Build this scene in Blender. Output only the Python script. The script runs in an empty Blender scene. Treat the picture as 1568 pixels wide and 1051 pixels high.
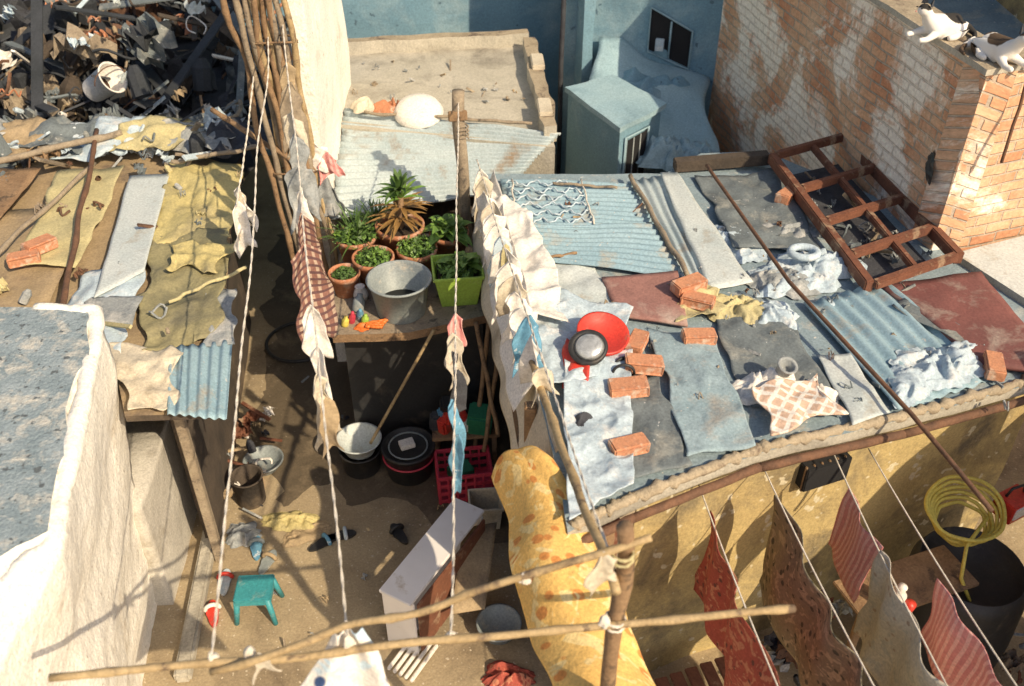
import bpy, bmesh, math, random
from mathutils import Vector, noise, Euler, Matrix
R=random.Random(7)
sc=bpy.context.scene
sc.view_settings.view_transform='Standard'; sc.view_settings.look='None'; sc.view_settings.exposure=0
COL=bpy.context.collection
# ---------------------------------------------------------------- materials
def mixc(nt,fac,a,b,mode='MIX'):
    m=nt.nodes.new('ShaderNodeMix'); m.data_type='RGBA'; m.blend_type=mode
    def put(i,x):
        if isinstance(x,(tuple,list)): m.inputs[i].default_value=(*x[:3],1)
        elif isinstance(x,(int,float)): m.inputs[i].default_value=x
        else: nt.links.new(x,m.inputs[i])
    put(0,fac); put(6,a); put(7,b)
    return m.outputs[2]
def noi(nt,vec,scale,detail=4,rough=.6,dist=0.0):
    n=nt.nodes.new('ShaderNodeTexNoise'); n.inputs['Scale'].default_value=scale
    n.inputs['Detail'].default_value=detail; n.inputs['Roughness'].default_value=rough; n.inputs['Distortion'].default_value=dist
    nt.links.new(vec,n.inputs['Vector']); return n.outputs[0]
def ramp(nt,f,a,b):
    r=nt.nodes.new('ShaderNodeMapRange'); r.inputs[1].default_value=a; r.inputs[2].default_value=b
    nt.links.new(f,r.inputs[0]); return r.outputs[0]
MC={}
def M(name,c1,c2=None,scale=3,rough=.85,bump=.3,metal=0,stain=None,sa=.55,sb=.7,sscale=1.3,spec=None,spa=.66,spscale=30,pat=None,bs=None,uv=False,grain=1):
    if name in MC: return MC[name]
    m=bpy.data.materials.new(name); m.use_nodes=True; nt=m.node_tree
    b=nt.nodes['Principled BSDF']; tc=nt.nodes.new('ShaderNodeTexCoord'); v=tc.outputs['UV'] if uv else tc.outputs['Object']
    if c2 is None: c2=tuple(x*.7 for x in c1)
    base=mixc(nt,ramp(nt,noi(nt,v,scale),.3,.7),c1,c2)
    if pat: base=pat(nt,tc,base)
    if stain: base=mixc(nt,ramp(nt,noi(nt,v,sscale,5,.68,.4),sa,sb),base,stain)
    if spec: base=mixc(nt,ramp(nt,noi(nt,v,spscale,2,.5),spa,spa+.04),base,spec)
    if grain:
        fine=noi(nt,v,55,2,.7)
        base=mixc(nt,1.0,base,mixc(nt,ramp(nt,fine,.25,.75),(.76,.76,.76),(1.2,1.2,1.2)),'MULTIPLY')
    nt.links.new(base,b.inputs['Base Color'])
    b.inputs['Roughness'].default_value=rough; b.inputs['Metallic'].default_value=metal
    if bump:
        bp=nt.nodes.new('ShaderNodeBump'); bp.inputs['Strength'].default_value=bump; bp.inputs['Distance'].default_value=.02
        nt.links.new(noi(nt,v,bs or scale*6,4,.7),bp.inputs['Height']); nt.links.new(bp.outputs[0],b.inputs['Normal'])
    MC[name]=m; return m
def brickmat(name,wash,dirt=.66):
    m=bpy.data.materials.new(name); m.use_nodes=True; nt=m.node_tree; b=nt.nodes['Principled BSDF']
    tc=nt.nodes.new('ShaderNodeTexCoord'); uv=tc.outputs['UV']; ob=tc.outputs['Object']
    w=nt.nodes.new('ShaderNodeTexNoise'); w.inputs['Scale'].default_value=3; nt.links.new(uv,w.inputs['Vector'])
    vm=nt.nodes.new('ShaderNodeVectorMath'); vm.operation='SCALE'; nt.links.new(w.outputs['Color'],vm.inputs[0]); vm.inputs['Scale'].default_value=.03
    va=nt.nodes.new('ShaderNodeVectorMath'); nt.links.new(uv,va.inputs[0]); nt.links.new(vm.outputs[0],va.inputs[1])
    br=nt.nodes.new('ShaderNodeTexBrick'); br.inputs['Scale'].default_value=1; br.inputs['Brick Width'].default_value=.25
    br.inputs['Row Height'].default_value=.09; br.inputs['Mortar Size'].default_value=.011; br.inputs['Mortar Smooth'].default_value=.5
    br.inputs['Color1'].default_value=(.58,.25,.13,1); br.inputs['Color2'].default_value=(.74,.44,.26,1); br.inputs['Mortar'].default_value=(.46,.38,.30,1)
    nt.links.new(va.outputs[0],br.inputs['Vector'])
    col=mixc(nt,ramp(nt,noi(nt,uv,2.2,4,.6),.4,.75),br.outputs[0],(.76,.56,.38))
    n1=noi(nt,uv,1.1,8,.72,.5)
    wf=ramp(nt,n1,wash,wash+.07)
    mm=nt.nodes.new('ShaderNodeMath'); mm.operation='MULTIPLY'; nt.links.new(wf,mm.inputs[0])
    sub=nt.nodes.new('ShaderNodeMapRange'); sub.inputs[3].default_value=.95; sub.inputs[4].default_value=.6; nt.links.new(br.outputs['Fac'],sub.inputs[0]); nt.links.new(sub.outputs[0],mm.inputs[1])
    col=mixc(nt,mm.outputs[0],col,(.98,.90,.78))
    col=mixc(nt,ramp(nt,noi(nt,ob,2.3,5,.7,.3),dirt,dirt+.12),col,(.30,.21,.15))
    col=mixc(nt,1.0,col,mixc(nt,ramp(nt,noi(nt,uv,30,3,.7),.25,.75),(.74,.74,.74),(1.22,1.22,1.22)),'MULTIPLY')
    nt.links.new(col,b.inputs['Base Color']); b.inputs['Roughness'].default_value=.95
    bp=nt.nodes.new('ShaderNodeBump'); bp.inputs['Strength'].default_value=.8; bp.inputs['Distance'].default_value=.02; bp.invert=True
    nt.links.new(br.outputs['Fac'],bp.inputs['Height'])
    bp2=nt.nodes.new('ShaderNodeBump'); bp2.inputs['Strength'].default_value=.5; bp2.inputs['Distance'].default_value=.02
    nt.links.new(noi(nt,uv,20,4,.7),bp2.inputs['Height']); nt.links.new(bp.outputs[0],bp2.inputs['Normal']); nt.links.new(bp2.outputs[0],b.inputs['Normal'])
    return m
def pat_plaid(c,cc,sx=14,sy=14):
    def f(nt,tc,base):
        out=base
        for d,s,k in (('X',sx,c),('Y',sy,cc)):
            w=nt.nodes.new('ShaderNodeTexWave'); w.bands_direction=d; w.inputs['Scale'].default_value=s; w.inputs['Distortion'].default_value=.4
            nt.links.new(tc.outputs['UV'],w.inputs['Vector'])
            out=mixc(nt,ramp(nt,w.outputs['Fac'],.62,.75),out,k)
        return out
    return f
def pat_diamond(c,s=5):
    def f(nt,tc,base):
        mp=nt.nodes.new('ShaderNodeMapping'); mp.inputs['Rotation'].default_value=(0,0,.785); nt.links.new(tc.outputs['UV'],mp.inputs[0])
        out=base
        for d in 'XY':
            w=nt.nodes.new('ShaderNodeTexWave'); w.bands_direction=d; w.inputs['Scale'].default_value=s; w.inputs['Distortion'].default_value=.5
            nt.links.new(mp.outputs[0],w.inputs['Vector']); out=mixc(nt,ramp(nt,w.outputs['Fac'],.72,.84),out,c)
        return out
    return f
def pat_spots(c,s=12,a=.28,c2=None):
    def f(nt,tc,base):
        vo=nt.nodes.new('ShaderNodeTexVoronoi'); vo.inputs['Scale'].default_value=s; nt.links.new(tc.outputs['UV'],vo.inputs['Vector'])
        o=mixc(nt,ramp(nt,vo.outputs['Distance'],a+.05,a),base,c)
        if c2: o=mixc(nt,ramp(nt,noi(nt,tc.outputs['UV'],s*.8,2,.5,1.5),.56,.6),o,c2)
        return o
    return f
def pat_stripe(c,s=10,d='X'):
    def f(nt,tc,base):
        w=nt.nodes.new('ShaderNodeTexWave'); w.bands_direction=d; w.inputs['Scale'].default_value=s; w.inputs['Distortion'].default_value=.3
        nt.links.new(tc.outputs['UV'],w.inputs['Vector']); return mixc(nt,ramp(nt,w.outputs['Fac'],.55,.65),base,c)
    return f
def pat_patches(cs,c):
    def f(nt,tc,base):
        n=nt.nodes.new('ShaderNodeTexNoise'); n.inputs['Scale'].default_value=14; nt.links.new(tc.outputs['Object'],n.inputs['Vector'])
        for (p,r) in cs:
            d=nt.nodes.new('ShaderNodeVectorMath'); d.operation='DISTANCE'; nt.links.new(tc.outputs['Object'],d.inputs[0]); d.inputs[1].default_value=p
            a=nt.nodes.new('ShaderNodeMath'); a.operation='MULTIPLY_ADD'; nt.links.new(n.outputs[0],a.inputs[0]); a.inputs[1].default_value=.05; nt.links.new(d.outputs['Value'],a.inputs[2])
            base=mixc(nt,ramp(nt,a.outputs[0],r+.03,r+.022),base,c)
        return base
    return f
G=dict(
 floor=M('floor_mat',(.44,.35,.22),(.31,.24,.15),1.6,.95,.5,stain=(.14,.105,.07),sa=.50,sb=.74,sscale=.9,spec=(.56,.48,.36),spa=.66),
 shadefloor=M('painted_shade_mat',(.15,.115,.075),(.09,.07,.045),1.8,.75,.5,stain=(.26,.20,.13),sa=.54,sb=.72,sscale=1.8,spec=(.34,.28,.2),spa=.70),  # darker floor tone, stands in for shade in the alley
 white=M('whitewash',(.96,.93,.85),(.90,.86,.77),2,.9,.9,stain=(.66,.58,.46),sa=.58,sb=.76,sscale=2.2,bs=9,spec=(.6,.52,.42),spa=.70,spscale=18),
 greyw=M('grey_render',(.60,.57,.50),(.48,.45,.40),2,.9,.5,stain=(.3,.26,.2),sa=.56,sb=.7),
 slab=M('weathered_slab',(.33,.39,.42),(.20,.26,.29),5,.95,.8,stain=(.58,.56,.50),sa=.50,sb=.66,sscale=7,spec=(.12,.14,.15),spa=.64,spscale=20),
 conc=M('rough_concrete',(.52,.48,.40),(.40,.37,.30),1.8,.95,.6,stain=(.20,.18,.15),sa=.50,sb=.72,sscale=1.2),
 mortar=M('old_mortar',(.46,.38,.27),(.32,.26,.18),5,.95,.7,stain=(.16,.12,.09),sa=.55,sb=.65,sscale=4),
 blue=M('blue_plaster',(.20,.34,.42),(.15,.28,.37),1.2,.9,.3,stain=(.33,.45,.50),sa=.50,sb=.74,sscale=1.1,spec=(.1,.17,.22),spa=.68,spscale=9),
 blue2=M('blue_plaster_light',(.36,.50,.55),(.27,.41,.48),1.6,.9,.3,stain=(.16,.26,.32),sa=.55,sb=.76),
 roofb=M('roof_slate_blue',(.30,.38,.42),(.20,.27,.31),3,.85,.5,stain=(.42,.41,.37),sa=.54,sb=.66,sscale=2.5,spec=(.6,.6,.56),spa=.69,spscale=22),
 corr=M('galvanised_sheet',(.48,.54,.55),(.35,.43,.46),2,.6,.15,metal=.1,stain=(.30,.23,.16),sa=.56,sb=.72,sscale=2.2),
 corb=M('galvanised_sheet_blue',(.33,.46,.52),(.24,.37,.44),2,.65,.15,metal=.08,stain=(.40,.36,.29),sa=.55,sb=.70,sscale=2.6,spec=(.5,.5,.47),spa=.69),
 corw=M('pale_sheet',(.60,.63,.61),(.48,.54,.54),2,.6,.2,stain=(.4,.36,.29),sa=.57,sb=.7,sscale=3),
 dark=M('dark_sheet',(.18,.21,.22),(.11,.13,.14),3,.85,.4,stain=(.30,.30,.27),sa=.52,sb=.66,sscale=3,spec=(.55,.55,.53),spa=.70,spscale=26),
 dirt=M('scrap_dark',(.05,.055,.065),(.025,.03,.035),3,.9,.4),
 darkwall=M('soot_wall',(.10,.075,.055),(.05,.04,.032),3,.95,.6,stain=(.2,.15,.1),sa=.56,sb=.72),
 black=M('black_plastic',(.035,.035,.035),(.02,.02,.022),3,.5,.15,stain=(.10,.085,.065),sa=.56,sb=.75,sscale=4),
 blackh=M('black_hollow',(.015,.015,.017),(.01,.01,.012),3,.9,.1),
 grey=M('grey_plastic',(.30,.34,.34),(.22,.25,.26),4,.5,.1,stain=(.45,.42,.36),sa=.56,sb=.7,sscale=6),
 wood=M('old_wood',(.34,.22,.12),(.20,.12,.065),6,.85,.5,stain=(.12,.08,.05),sa=.56,sb=.64,sscale=8),
 woodg=M('grey_wood',(.38,.31,.22),(.23,.18,.13),7,.9,.5,stain=(.12,.1,.08),sa=.56,sb=.66,sscale=8),
 woodr=M('red_wood',(.22,.085,.045),(.13,.05,.03),6,.75,.3,stain=(.33,.22,.14),sa=.55,sb=.66,sscale=7),
 bamboo=M('bamboo',(.50,.37,.20),(.34,.24,.12),9,.7,.3,stain=(.16,.11,.07),sa=.56,sb=.66,sscale=8),
 rust=M('rusty_iron',(.20,.10,.055),(.10,.055,.035),8,.85,.4),
 maroon=M('maroon_paint',(.22,.08,.07),(.15,.06,.055),2,.75,.3,stain=(.33,.26,.22),sa=.52,sb=.68,sscale=3),
 brick=M('loose_brick',(.60,.28,.15),(.48,.21,.12),6,.9,.4,stain=(.6,.46,.35),sa=.52,sb=.66,sscale=7),
 terra=M('terracotta',(.52,.22,.11),(.40,.16,.08),5,.8,.2,stain=(.6,.44,.34),sa=.54,sb=.68,sscale=6),
 soil=M('soil',(.06,.04,.025),(.03,.02,.014),20,1,.8),
 leaf=M('leaf',(.09,.17,.035),(.05,.10,.02),8,.55,.1),
 leafl=M('leaf_light',(.20,.33,.06),(.11,.22,.04),8,.5,.1),
 leafy=M('leaf_russet',(.34,.20,.06),(.22,.12,.04),8,.6,.1),
 lime=M('lime_plastic',(.38,.56,.09),(.30,.47,.07),3,.5,.08,stain=(.3,.36,.14),sa=.6,sb=.75,sscale=8),
 teal=M('teal_plastic',(.05,.30,.33),(.04,.24,.28),3,.5,.08,stain=(.2,.32,.3),sa=.56,sb=.7,sscale=8),
 red=M('red_plastic',(.68,.06,.035),(.5,.04,.03),3,.42,.08,stain=(.4,.12,.08),sa=.58,sb=.72,sscale=9),
 pinkred=M('crate_red',(.60,.06,.10),(.48,.045,.08),3,.5,.08),
 orange=M('orange_plastic',(.78,.22,.04),(.66,.15,.03),4,.5,.1),
 yell=M('yellow_hose',(.72,.60,.12),(.58,.47,.09),4,.55,.08),
 ochre=M('ochre_plaster',(.54,.42,.19),(.40,.30,.14),2,.9,.6,stain=(.17,.14,.09),sa=.46,sb=.66,sscale=1.7,spec=(.62,.55,.38),spa=.64,spscale=9),
 rope=M('rope',(.80,.75,.66),(.6,.54,.45),20,.9,.3),
 chrome=M('headlamp_glass',(.62,.64,.64),(.35,.36,.36),30,.25,.1,metal=.4),
 cw=M('cloth_white',(.84,.80,.74),(.72,.68,.62),3,.95,.3,stain=(.5,.44,.36),sa=.6,sb=.8,sscale=4),
 cbl=M('cloth_pale_blue',(.52,.61,.67),(.40,.50,.57),3,.9,.4,stain=(.68,.69,.68),sa=.52,sb=.65,sscale=5),
 cblue=M('cloth_blue',(.16,.36,.50),(.10,.27,.42),6,.9,.3,stain=(.5,.6,.66),sa=.58,sb=.62,sscale=9),
 cyel=M('tarp_yellow',(.58,.49,.22),(.44,.37,.16),2.5,.8,.5,stain=(.30,.26,.16),sa=.50,sb=.72,sscale=1.6),
 coli=M('tarp_olive',(.32,.28,.15),(.24,.22,.12),2.5,.85,.5,stain=(.15,.14,.10),sa=.50,sb=.70,sscale=1.6),
 cyl2=M('cloth_yellow',(.58,.50,.26),(.45,.40,.22),4,.9,.4,stain=(.34,.3,.18),sa=.52,sb=.72,sscale=2),
 cbr=M('cardboard',(.44,.33,.20),(.32,.24,.14),3,.95,.4,stain=(.17,.13,.10),sa=.52,sb=.70,sscale=2),
 cgr=M('cloth_grey',(.36,.38,.38),(.22,.24,.25),6,.95,.5,stain=(.52,.51,.48),sa=.50,sb=.66,sscale=4),
 cdk=M('rag_dark',(.07,.075,.085),(.035,.035,.045),6,.95,.5),
 cpk=M('cloth_pink',(.66,.27,.25),(.55,.2,.2),3,.9,.3,uv=True,pat=pat_stripe((.74,.4,.36),7)),
 cbeige=M('plastic_wrap_beige',(.68,.61,.48),(.54,.47,.36),3,.7,.4,stain=(.36,.3,.22),sa=.56,sb=.7,sscale=3),
 plaid=M('plaid_towel',(.26,.13,.10),(.2,.09,.07),5,.95,.3,pat=pat_plaid((.44,.32,.24),(.12,.06,.06),6,6)),
 waffle=M('waffle_blanket',(.66,.46,.34),(.60,.42,.31),4,.95,.4,pat=pat_diamond((.80,.74,.66),4.2)),
 orangeb=M('yellow_blanket',(.80,.52,.17),(.74,.45,.13),3,.95,.5,pat=pat_spots((.62,.26,.07),9,.26,(.82,.62,.28))),
 redp=M('red_patterned_cloth',(.42,.09,.06),(.32,.07,.05),4,.95,.3,pat=pat_spots((.14,.05,.04),16,.22,(.50,.20,.12))),
 brnp=M('brown_patterned_cloth',(.28,.25,.16),(.21,.19,.13),4,.95,.3,pat=pat_spots((.08,.085,.06),15,.25,(.40,.35,.23))),
 flor=M('floral_cloth',(.62,.56,.45),(.54,.48,.39),4,.95,.3,pat=pat_spots((.42,.32,.24),14,.16,(.5,.47,.40))),
 whiteblue=M('white_blue_print',(.84,.80,.74),(.75,.71,.66),4,.95,.3,pat=pat_spots((.04,.08,.2),5,.17,(.6,.75,.85))),
 felt=M('roof_felt_blue',(.31,.40,.44),(.23,.32,.36),3,.9,.4,stain=(.38,.36,.32),sa=.52,sb=.68,sscale=2.5,spec=(.5,.5,.46),spa=.7),
 wpaint=M('white_laminate',(.84,.81,.79),(.76,.73,.71),3,.5,.1,stain=(.5,.42,.33),sa=.60,sb=.75,sscale=4,grain=0),
 green=M('green_plastic',(.03,.2,.1),(.02,.15,.08),3,.5,.1),
)
brickA=brickmat('brick_whitewashed',.475,.66); brickB=brickmat('brick_bare',.53,.66)
# ---------------------------------------------------------------- mesh helpers
def mk(name,vs,fs,mats,uvs=None,smooth=False,mi=None,solid=0):
    me=bpy.data.meshes.new(name); me.from_pydata([tuple(v) for v in vs],[],fs); me.update()
    if not isinstance(mats,(list,tuple)): mats=[mats]
    for m in mats: me.materials.append(m)
    if mi:
        for p,i in zip(me.polygons,mi): p.material_index=i
    if uvs:
        ul=me.uv_layers.new(name='UVMap')
        for l in me.loops: ul.data[l.index].uv=uvs[l.vertex_index]
    if smooth:
        for p in me.polygons: p.use_smooth=True
    o=bpy.data.objects.new(name,me); COL.objects.link(o)
    c=sum((v.co for v in me.vertices),Vector())/max(1,len(me.vertices))
    me.transform(Matrix.Translation(-c)); o.location=c
    if solid:
        s=o.modifiers.new('thickness','SOLIDIFY'); s.thickness=solid; s.offset=0
    return o
def grp(name,parts,loc=None):
    bpy.context.view_layer.update()
    e=bpy.data.objects.new(name,None); COL.objects.link(e); e.empty_display_size=.1
    e.location=loc or parts[0].location; bpy.context.view_layer.update()
    for p in parts:
        p.parent=e; p.matrix_parent_inverse=e.matrix_world.inverted()
    return e
def box(name,c,s,mat,rz=0,rx=0,ry=0,bev=.006):
    bm=bmesh.new(); bmesh.ops.create_cube(bm,size=1)
    bmesh.ops.scale(bm,vec=s,verts=bm.verts)
    if bev: bmesh.ops.bevel(bm,geom=bm.edges[:],offset=min(bev,min(s)*.3),segments=2,affect='EDGES')
    me=bpy.data.meshes.new(name); bm.to_mesh(me); bm.free(); me.materials.append(mat)
    o=bpy.data.objects.new(name,me); COL.objects.link(o); o.location=c; o.rotation_euler=(rx,ry,rz); return o
def prism(name,poly,z0,z1,mat,matside=None):
    n=len(poly); vs=[(x,y,z0) for x,y in poly]+[(x,y,z1) for x,y in poly]
    fs=[tuple(range(n,2*n)),tuple(range(n-1,-1,-1))]+[(i,(i+1)%n,n+(i+1)%n,n+i) for i in range(n)]
    mi=[0,0]+[1 if matside else 0]*n
    return mk(name,vs,fs,[mat]+([matside] if matside else []),mi=mi)
def wall(name,a,b,z0,z1,mat,th=.15,n=24,bump=.0,side=1):
    a=Vector((*a,0)); b=Vector((*b,0)); d=(b-a); L=d.length; d.normalize(); nr=Vector((-d.y,d.x,0))*side
    vs=[];uv=[];fs=[];nz=max(3,int((z1-z0)*8))
    for j in range(nz+1):
        for i in range(n+1):
            u=L*i/n; z=z0+(z1-z0)*j/nz; p=a+d*u; q=noise.noise(Vector((p.x*2,p.y*2,z*2)))*bump
            vs.append(p+nr*q+Vector((0,0,z+(noise.noise(Vector((u*3,7,z)))*.02 if j==nz and bump else 0)))); uv.append((u,z))
    w=n+1
    for j in range(nz):
        for i in range(n): fs.append((j*w+i,j*w+i+1,(j+1)*w+i+1,(j+1)*w+i))
    k=len(vs)
    for (i,j) in ((0,0),(n,0),(n,nz),(0,nz)):
        v=vs[j*w+i]; vs.append(Vector(v)+nr*th); uv.append((uv[j*w+i][0]+.1,uv[j*w+i][1]+.1))
    fs.append((k,k+3,k+2,k+1))
    top=[nz*w+i for i in range(n+1)]; fs.append(tuple(top+[k+2,k+3]))
    fs.append(tuple([j*w for j in range(nz+1)]+[k+3,k])); fs.append(tuple([j*w+n for j in range(nz,-1,-1)]+[k+1,k+2]))
    return mk(name,vs,fs,mat,uvs=uv)
def sheet(name,c,mat,nx=24,ny=24,fold=.03,freq=4,seed=0,rag=.02,thick=.004,lift=None,sag=0,fdir=None,extra=None):
    c=[Vector(x) for x in c]; nrm=(c[1]-c[0]).cross(c[3]-c[0]).normalized()
    W=((c[1]-c[0]).length+(c[2]-c[3]).length)/2; Hh=((c[3]-c[0]).length+(c[2]-c[1]).length)/2
    eu=(c[1]-c[0]).normalized(); ev=(c[3]-c[0]).normalized()
    vs=[];uv=[];fs=[]
    for j in range(ny+1):
        for i in range(nx+1):
            u=i/nx;v=j/ny
            p=(c[0]*(1-u)+c[1]*u)*(1-v)+(c[3]*(1-u)+c[2]*u)*v
            q=Vector((p.x*freq+seed*13.1,p.y*freq+seed*3.7,p.z*freq))
            if fdir=='v': h=math.sin(u*W*freq*6+3*noise.noise(q*.6))*.5+noise.noise(q*.9)*.8+noise.noise(q*3)*.25
            elif fdir=='u': h=math.sin(v*Hh*freq*6+3*noise.noise(q*.6))*.5+noise.noise(q*.9)*.8
            else: h=(1-abs(noise.noise(q))*2.4)*.6+noise.noise(q*2.3)*.4+(1-abs(noise.noise(q*3.1))*2.2)*.22+noise.noise(q*.5)*.6
            h*=fold
            p=p+nrm*h
            e=max(abs(u-.5),abs(v-.5))*2
            if rag and e>.6:
                p=p+(eu*noise.noise(q*1.3+Vector((5,5,5)))+ev*noise.noise(q*1.3+Vector((9,1,2))))*rag*(e-.6)*2.5
            if sag: p.z-=sag*4*u*(1-u)
            if extra: p=extra(p,u,v)
            if lift is not None and p.z<lift: p.z=lift+.003*noise.noise(q*2)
            vs.append(p); uv.append((u*W,v*Hh))
    w=nx+1
    for j in range(ny):
        for i in range(nx): fs.append((j*w+i,j*w+i+1,(j+1)*w+i+1,(j+1)*w+i))
    return mk(name,vs,fs,mat,uvs=uv,smooth=True,solid=thick)
def heap(name,c,rx,ry,h,mat,seed=0,rz=0,n=40,fr=1.0):
    vs=[];uv=[];fs=[]
    cr,sr=math.cos(rz),math.sin(rz)
    for j in range(n+1):
        for i in range(n+1):
            u=i/n*2-1;v=j/n*2-1
            x=u*math.sqrt(1-v*v/2);y=v*math.sqrt(1-u*u/2); r=math.hypot(x,y)
            a=math.atan2(y,x); k=1+.45*noise.noise(Vector((math.cos(a)*1.6,math.sin(a)*1.6,seed*5.3)))*min(1,r*1.5)+.16*noise.noise(Vector((math.cos(a)*5,math.sin(a)*5,seed)))*r
            X=x*rx*k;Y=y*ry*k
            q=Vector((X*8*fr+seed,Y*8*fr,seed*2.2)); qq=q+Vector((noise.noise(q*.7),noise.noise(q*.7+Vector((3,3,3))),0))*1.2
            ridge=(1-abs(noise.noise(qq))*2.8); r2=(1-abs(noise.noise(qq*2.3))*2.6)
            z=h*(1-r**3)*(.38+.5*noise.noise(q*.35)+.40*ridge+.20*r2)
            z=max(z,.006)
            vs.append((c[0]+X*cr-Y*sr,c[1]+X*sr+Y*cr,c[2]+z)); uv.append((X,Y))
    w=n+1
    for j in range(n):
        for i in range(n): fs.append((j*w+i,j*w+i+1,(j+1)*w+i+1,(j+1)*w+i))
    return mk(name,vs,fs,mat,uvs=uv,smooth=True)
def corr(name,c,mat,waves,amp=.018,axis='v',lift=0,thick=.003,other=14,seed=0):
    c=[Vector(x) for x in c]; nrm=(c[1]-c[0]).cross(c[3]-c[0]).normalized()
    if nrm.z<0: nrm=-nrm
    nw=waves*8; nx,ny=(other,nw) if axis=='v' else (nw,other)
    eu=(c[1]-c[0]).normalized(); ev=(c[3]-c[0]).normalized()
    vs=[];uv=[];fs=[]
    for j in range(ny+1):
        for i in range(nx+1):
            u=i/nx;v=j/ny; p=(c[0]*(1-u)+c[1]*u)*(1-v)+(c[3]*(1-u)+c[2]*u)*v
            s=v if axis=='v' else u; o=u if axis=='v' else v
            h=math.sin(s*waves*2*math.pi)*amp*(1+.3*noise.noise(p*2))+noise.noise(p*1.7+Vector((seed,0,0)))*.03
            p=p+nrm*(h+amp+lift+.01)
            if o in(0,1): p=p+(eu if axis=='v' else ev)*noise.noise(p*4)*.03
            vs.append(p); uv.append((u,v))
    w=nx+1
    for j in range(ny):
        for i in range(nx): fs.append((j*w+i,j*w+i+1,(j+1)*w+i+1,(j+1)*w+i))
    return mk(name,vs,fs,mat,uvs=uv,smooth=True,solid=thick)
def tubedata(pts,r,seg=8,closed=False):
    pts=[Vector(p) for p in pts]; n=len(pts); vs=[];fs=[]
    up=Vector((0,0,1)); prev=None
    for i,p in enumerate(pts):
        a=pts[(i-1)%n] if (i>0 or closed) else p; b=pts[(i+1)%n] if (i<n-1 or closed) else p
        t=(b-a).normalized()
        if prev is None:
            x=t.cross(up)
            if x.length<.1: x=t.cross(Vector((1,0,0)))
            x.normalize()
        else: x=(prev-t*prev.dot(t)).normalized()
        prev=x; y=t.cross(x); rr=r[i] if isinstance(r,(list,tuple)) else r
        for k in range(seg):
            a=2*math.pi*k/seg; vs.append(p+x*math.cos(a)*rr+y*math.sin(a)*rr)
    m=n if closed else n-1
    for i in range(m):
        for k in range(seg):
            i2=(i+1)%n; fs.append((i*seg+k,i*seg+(k+1)%seg,i2*seg+(k+1)%seg,i2*seg+k))
    if not closed: fs.append(tuple(range(seg-1,-1,-1))); fs.append(tuple((n-1)*seg+k for k in range(seg)))
    return vs,fs
def tube(name,pts,r,mat,seg=8,closed=False):
    vs,fs=tubedata(pts,r,seg,closed); return mk(name,vs,fs,mat,smooth=True)
def line(a,b,n=16,sag=0,wob=0,seed=0):
    a=Vector(a);b=Vector(b);o=[]
    for i in range(n+1):
        t=i/n;p=a.lerp(b,t); p.z-=sag*4*t*(1-t)
        if wob: p+=Vector((noise.noise(Vector((t*5,seed,0))),noise.noise(Vector((t*5,seed,4))),noise.noise(Vector((t*5,seed,8)))))*wob
        o.append(p)
    return o
def pole(name,a,b,r,mat,wob=.02,seed=0,knots=True,n=24):
    pts=line(a,b,n,0,wob,seed)
    rs=[r*(1+.12*noise.noise(Vector((i*.7,seed,1)))+(.22 if knots and i%6==3 else 0)) for i in range(n+1)]
    return tube(name,pts,rs,mat,10)
def twist(name,pts,r,mat):
    n=len(pts); fine=[]
    for i in range(n-1):
        for k in range(6): fine.append(pts[i].lerp(pts[i+1],k/6))
    fine.append(pts[-1]); V=[];F=[]
    for ph in (0,math.pi):
        q=[p+Vector((math.cos(i*.8+ph),0,math.sin(i*.8+ph)))*r*.6 for i,p in enumerate(fine)]
        vs,fs=tubedata(q,r*.62,5); o=len(V); V+=vs; F+=[tuple(x+o for x in f) for f in fs]
    return mk(name,V,F,mat,smooth=True)
def lathe(name,prof,c,mat,seg=32,tilt=(0,0)):
    vs=[];fs=[]
    for r,z in prof:
        for k in range(seg):
            a=2*math.pi*k/seg; vs.append(Vector((r*math.cos(a),r*math.sin(a),z)))
    n=len(prof)
    for i in range(n-1):
        for k in range(seg): fs.append((i*seg+k,i*seg+(k+1)%seg,(i+1)*seg+(k+1)%seg,(i+1)*seg+k))
    fs.append(tuple(range(seg-1,-1,-1))); fs.append(tuple((n-1)*seg+k for k in range(seg)))
    e=Euler((tilt[0],tilt[1],0)).to_matrix(); vs=[e@v+Vector(c) for v in vs]
    return mk(name,vs,fs,mat,smooth=True)
def potprof(r,h):
    return [(r*.68,0),(r*.72,.004),(r*.97,h-.05),(r*1.03,h-.05),(r*1.06,h-.02),(r*1.05,h),(r*.96,h),(r*.93,h-.03),(r*.9,h-.06)]
def vessel(r0,r1,h,t=.008):
    return [(r0,0),(r0+.003,.01),(r1,h-.012),(r1+.012,h-.012),(r1+.014,h),(r1-.001,h),(r1-t,h-.01),(r0-t+.003,.03),(.001,.028)]
def rough_prism(name,poly,z0,z1,mat,ms,seed=0,step=.12,amp=.02):
    out=[]; n=len(poly)
    for i in range(n):
        a=Vector(poly[i]);b=Vector(poly[(i+1)%n]); k=max(1,int((b-a).length/step))
        for j in range(k):
            p=a.lerp(b,j/k); q=Vector((p.x*3+seed,p.y*3,0)); out.append((p.x+noise.noise(q)*amp,p.y+noise.noise(q+Vector((9,9,9)))*amp))
    return prism(name,out,z0,z1,mat,ms)
def beam(nm,p,q,w,h,mat):
    p=Vector(p);q=Vector(q);d=q-p;m=(p+q)/2
    o=box(nm,m,(d.length,w,h),mat,bev=.008); o.rotation_euler=d.to_track_quat('X','Z').to_euler(); return o
# ---------------------------------------------------------------- SETTING
ground=mk('ground',[(-300,-300,0),(300,-300,0),(300,300,0),(-300,300,0)],[(0,1,2,3)],G['floor'])
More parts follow.
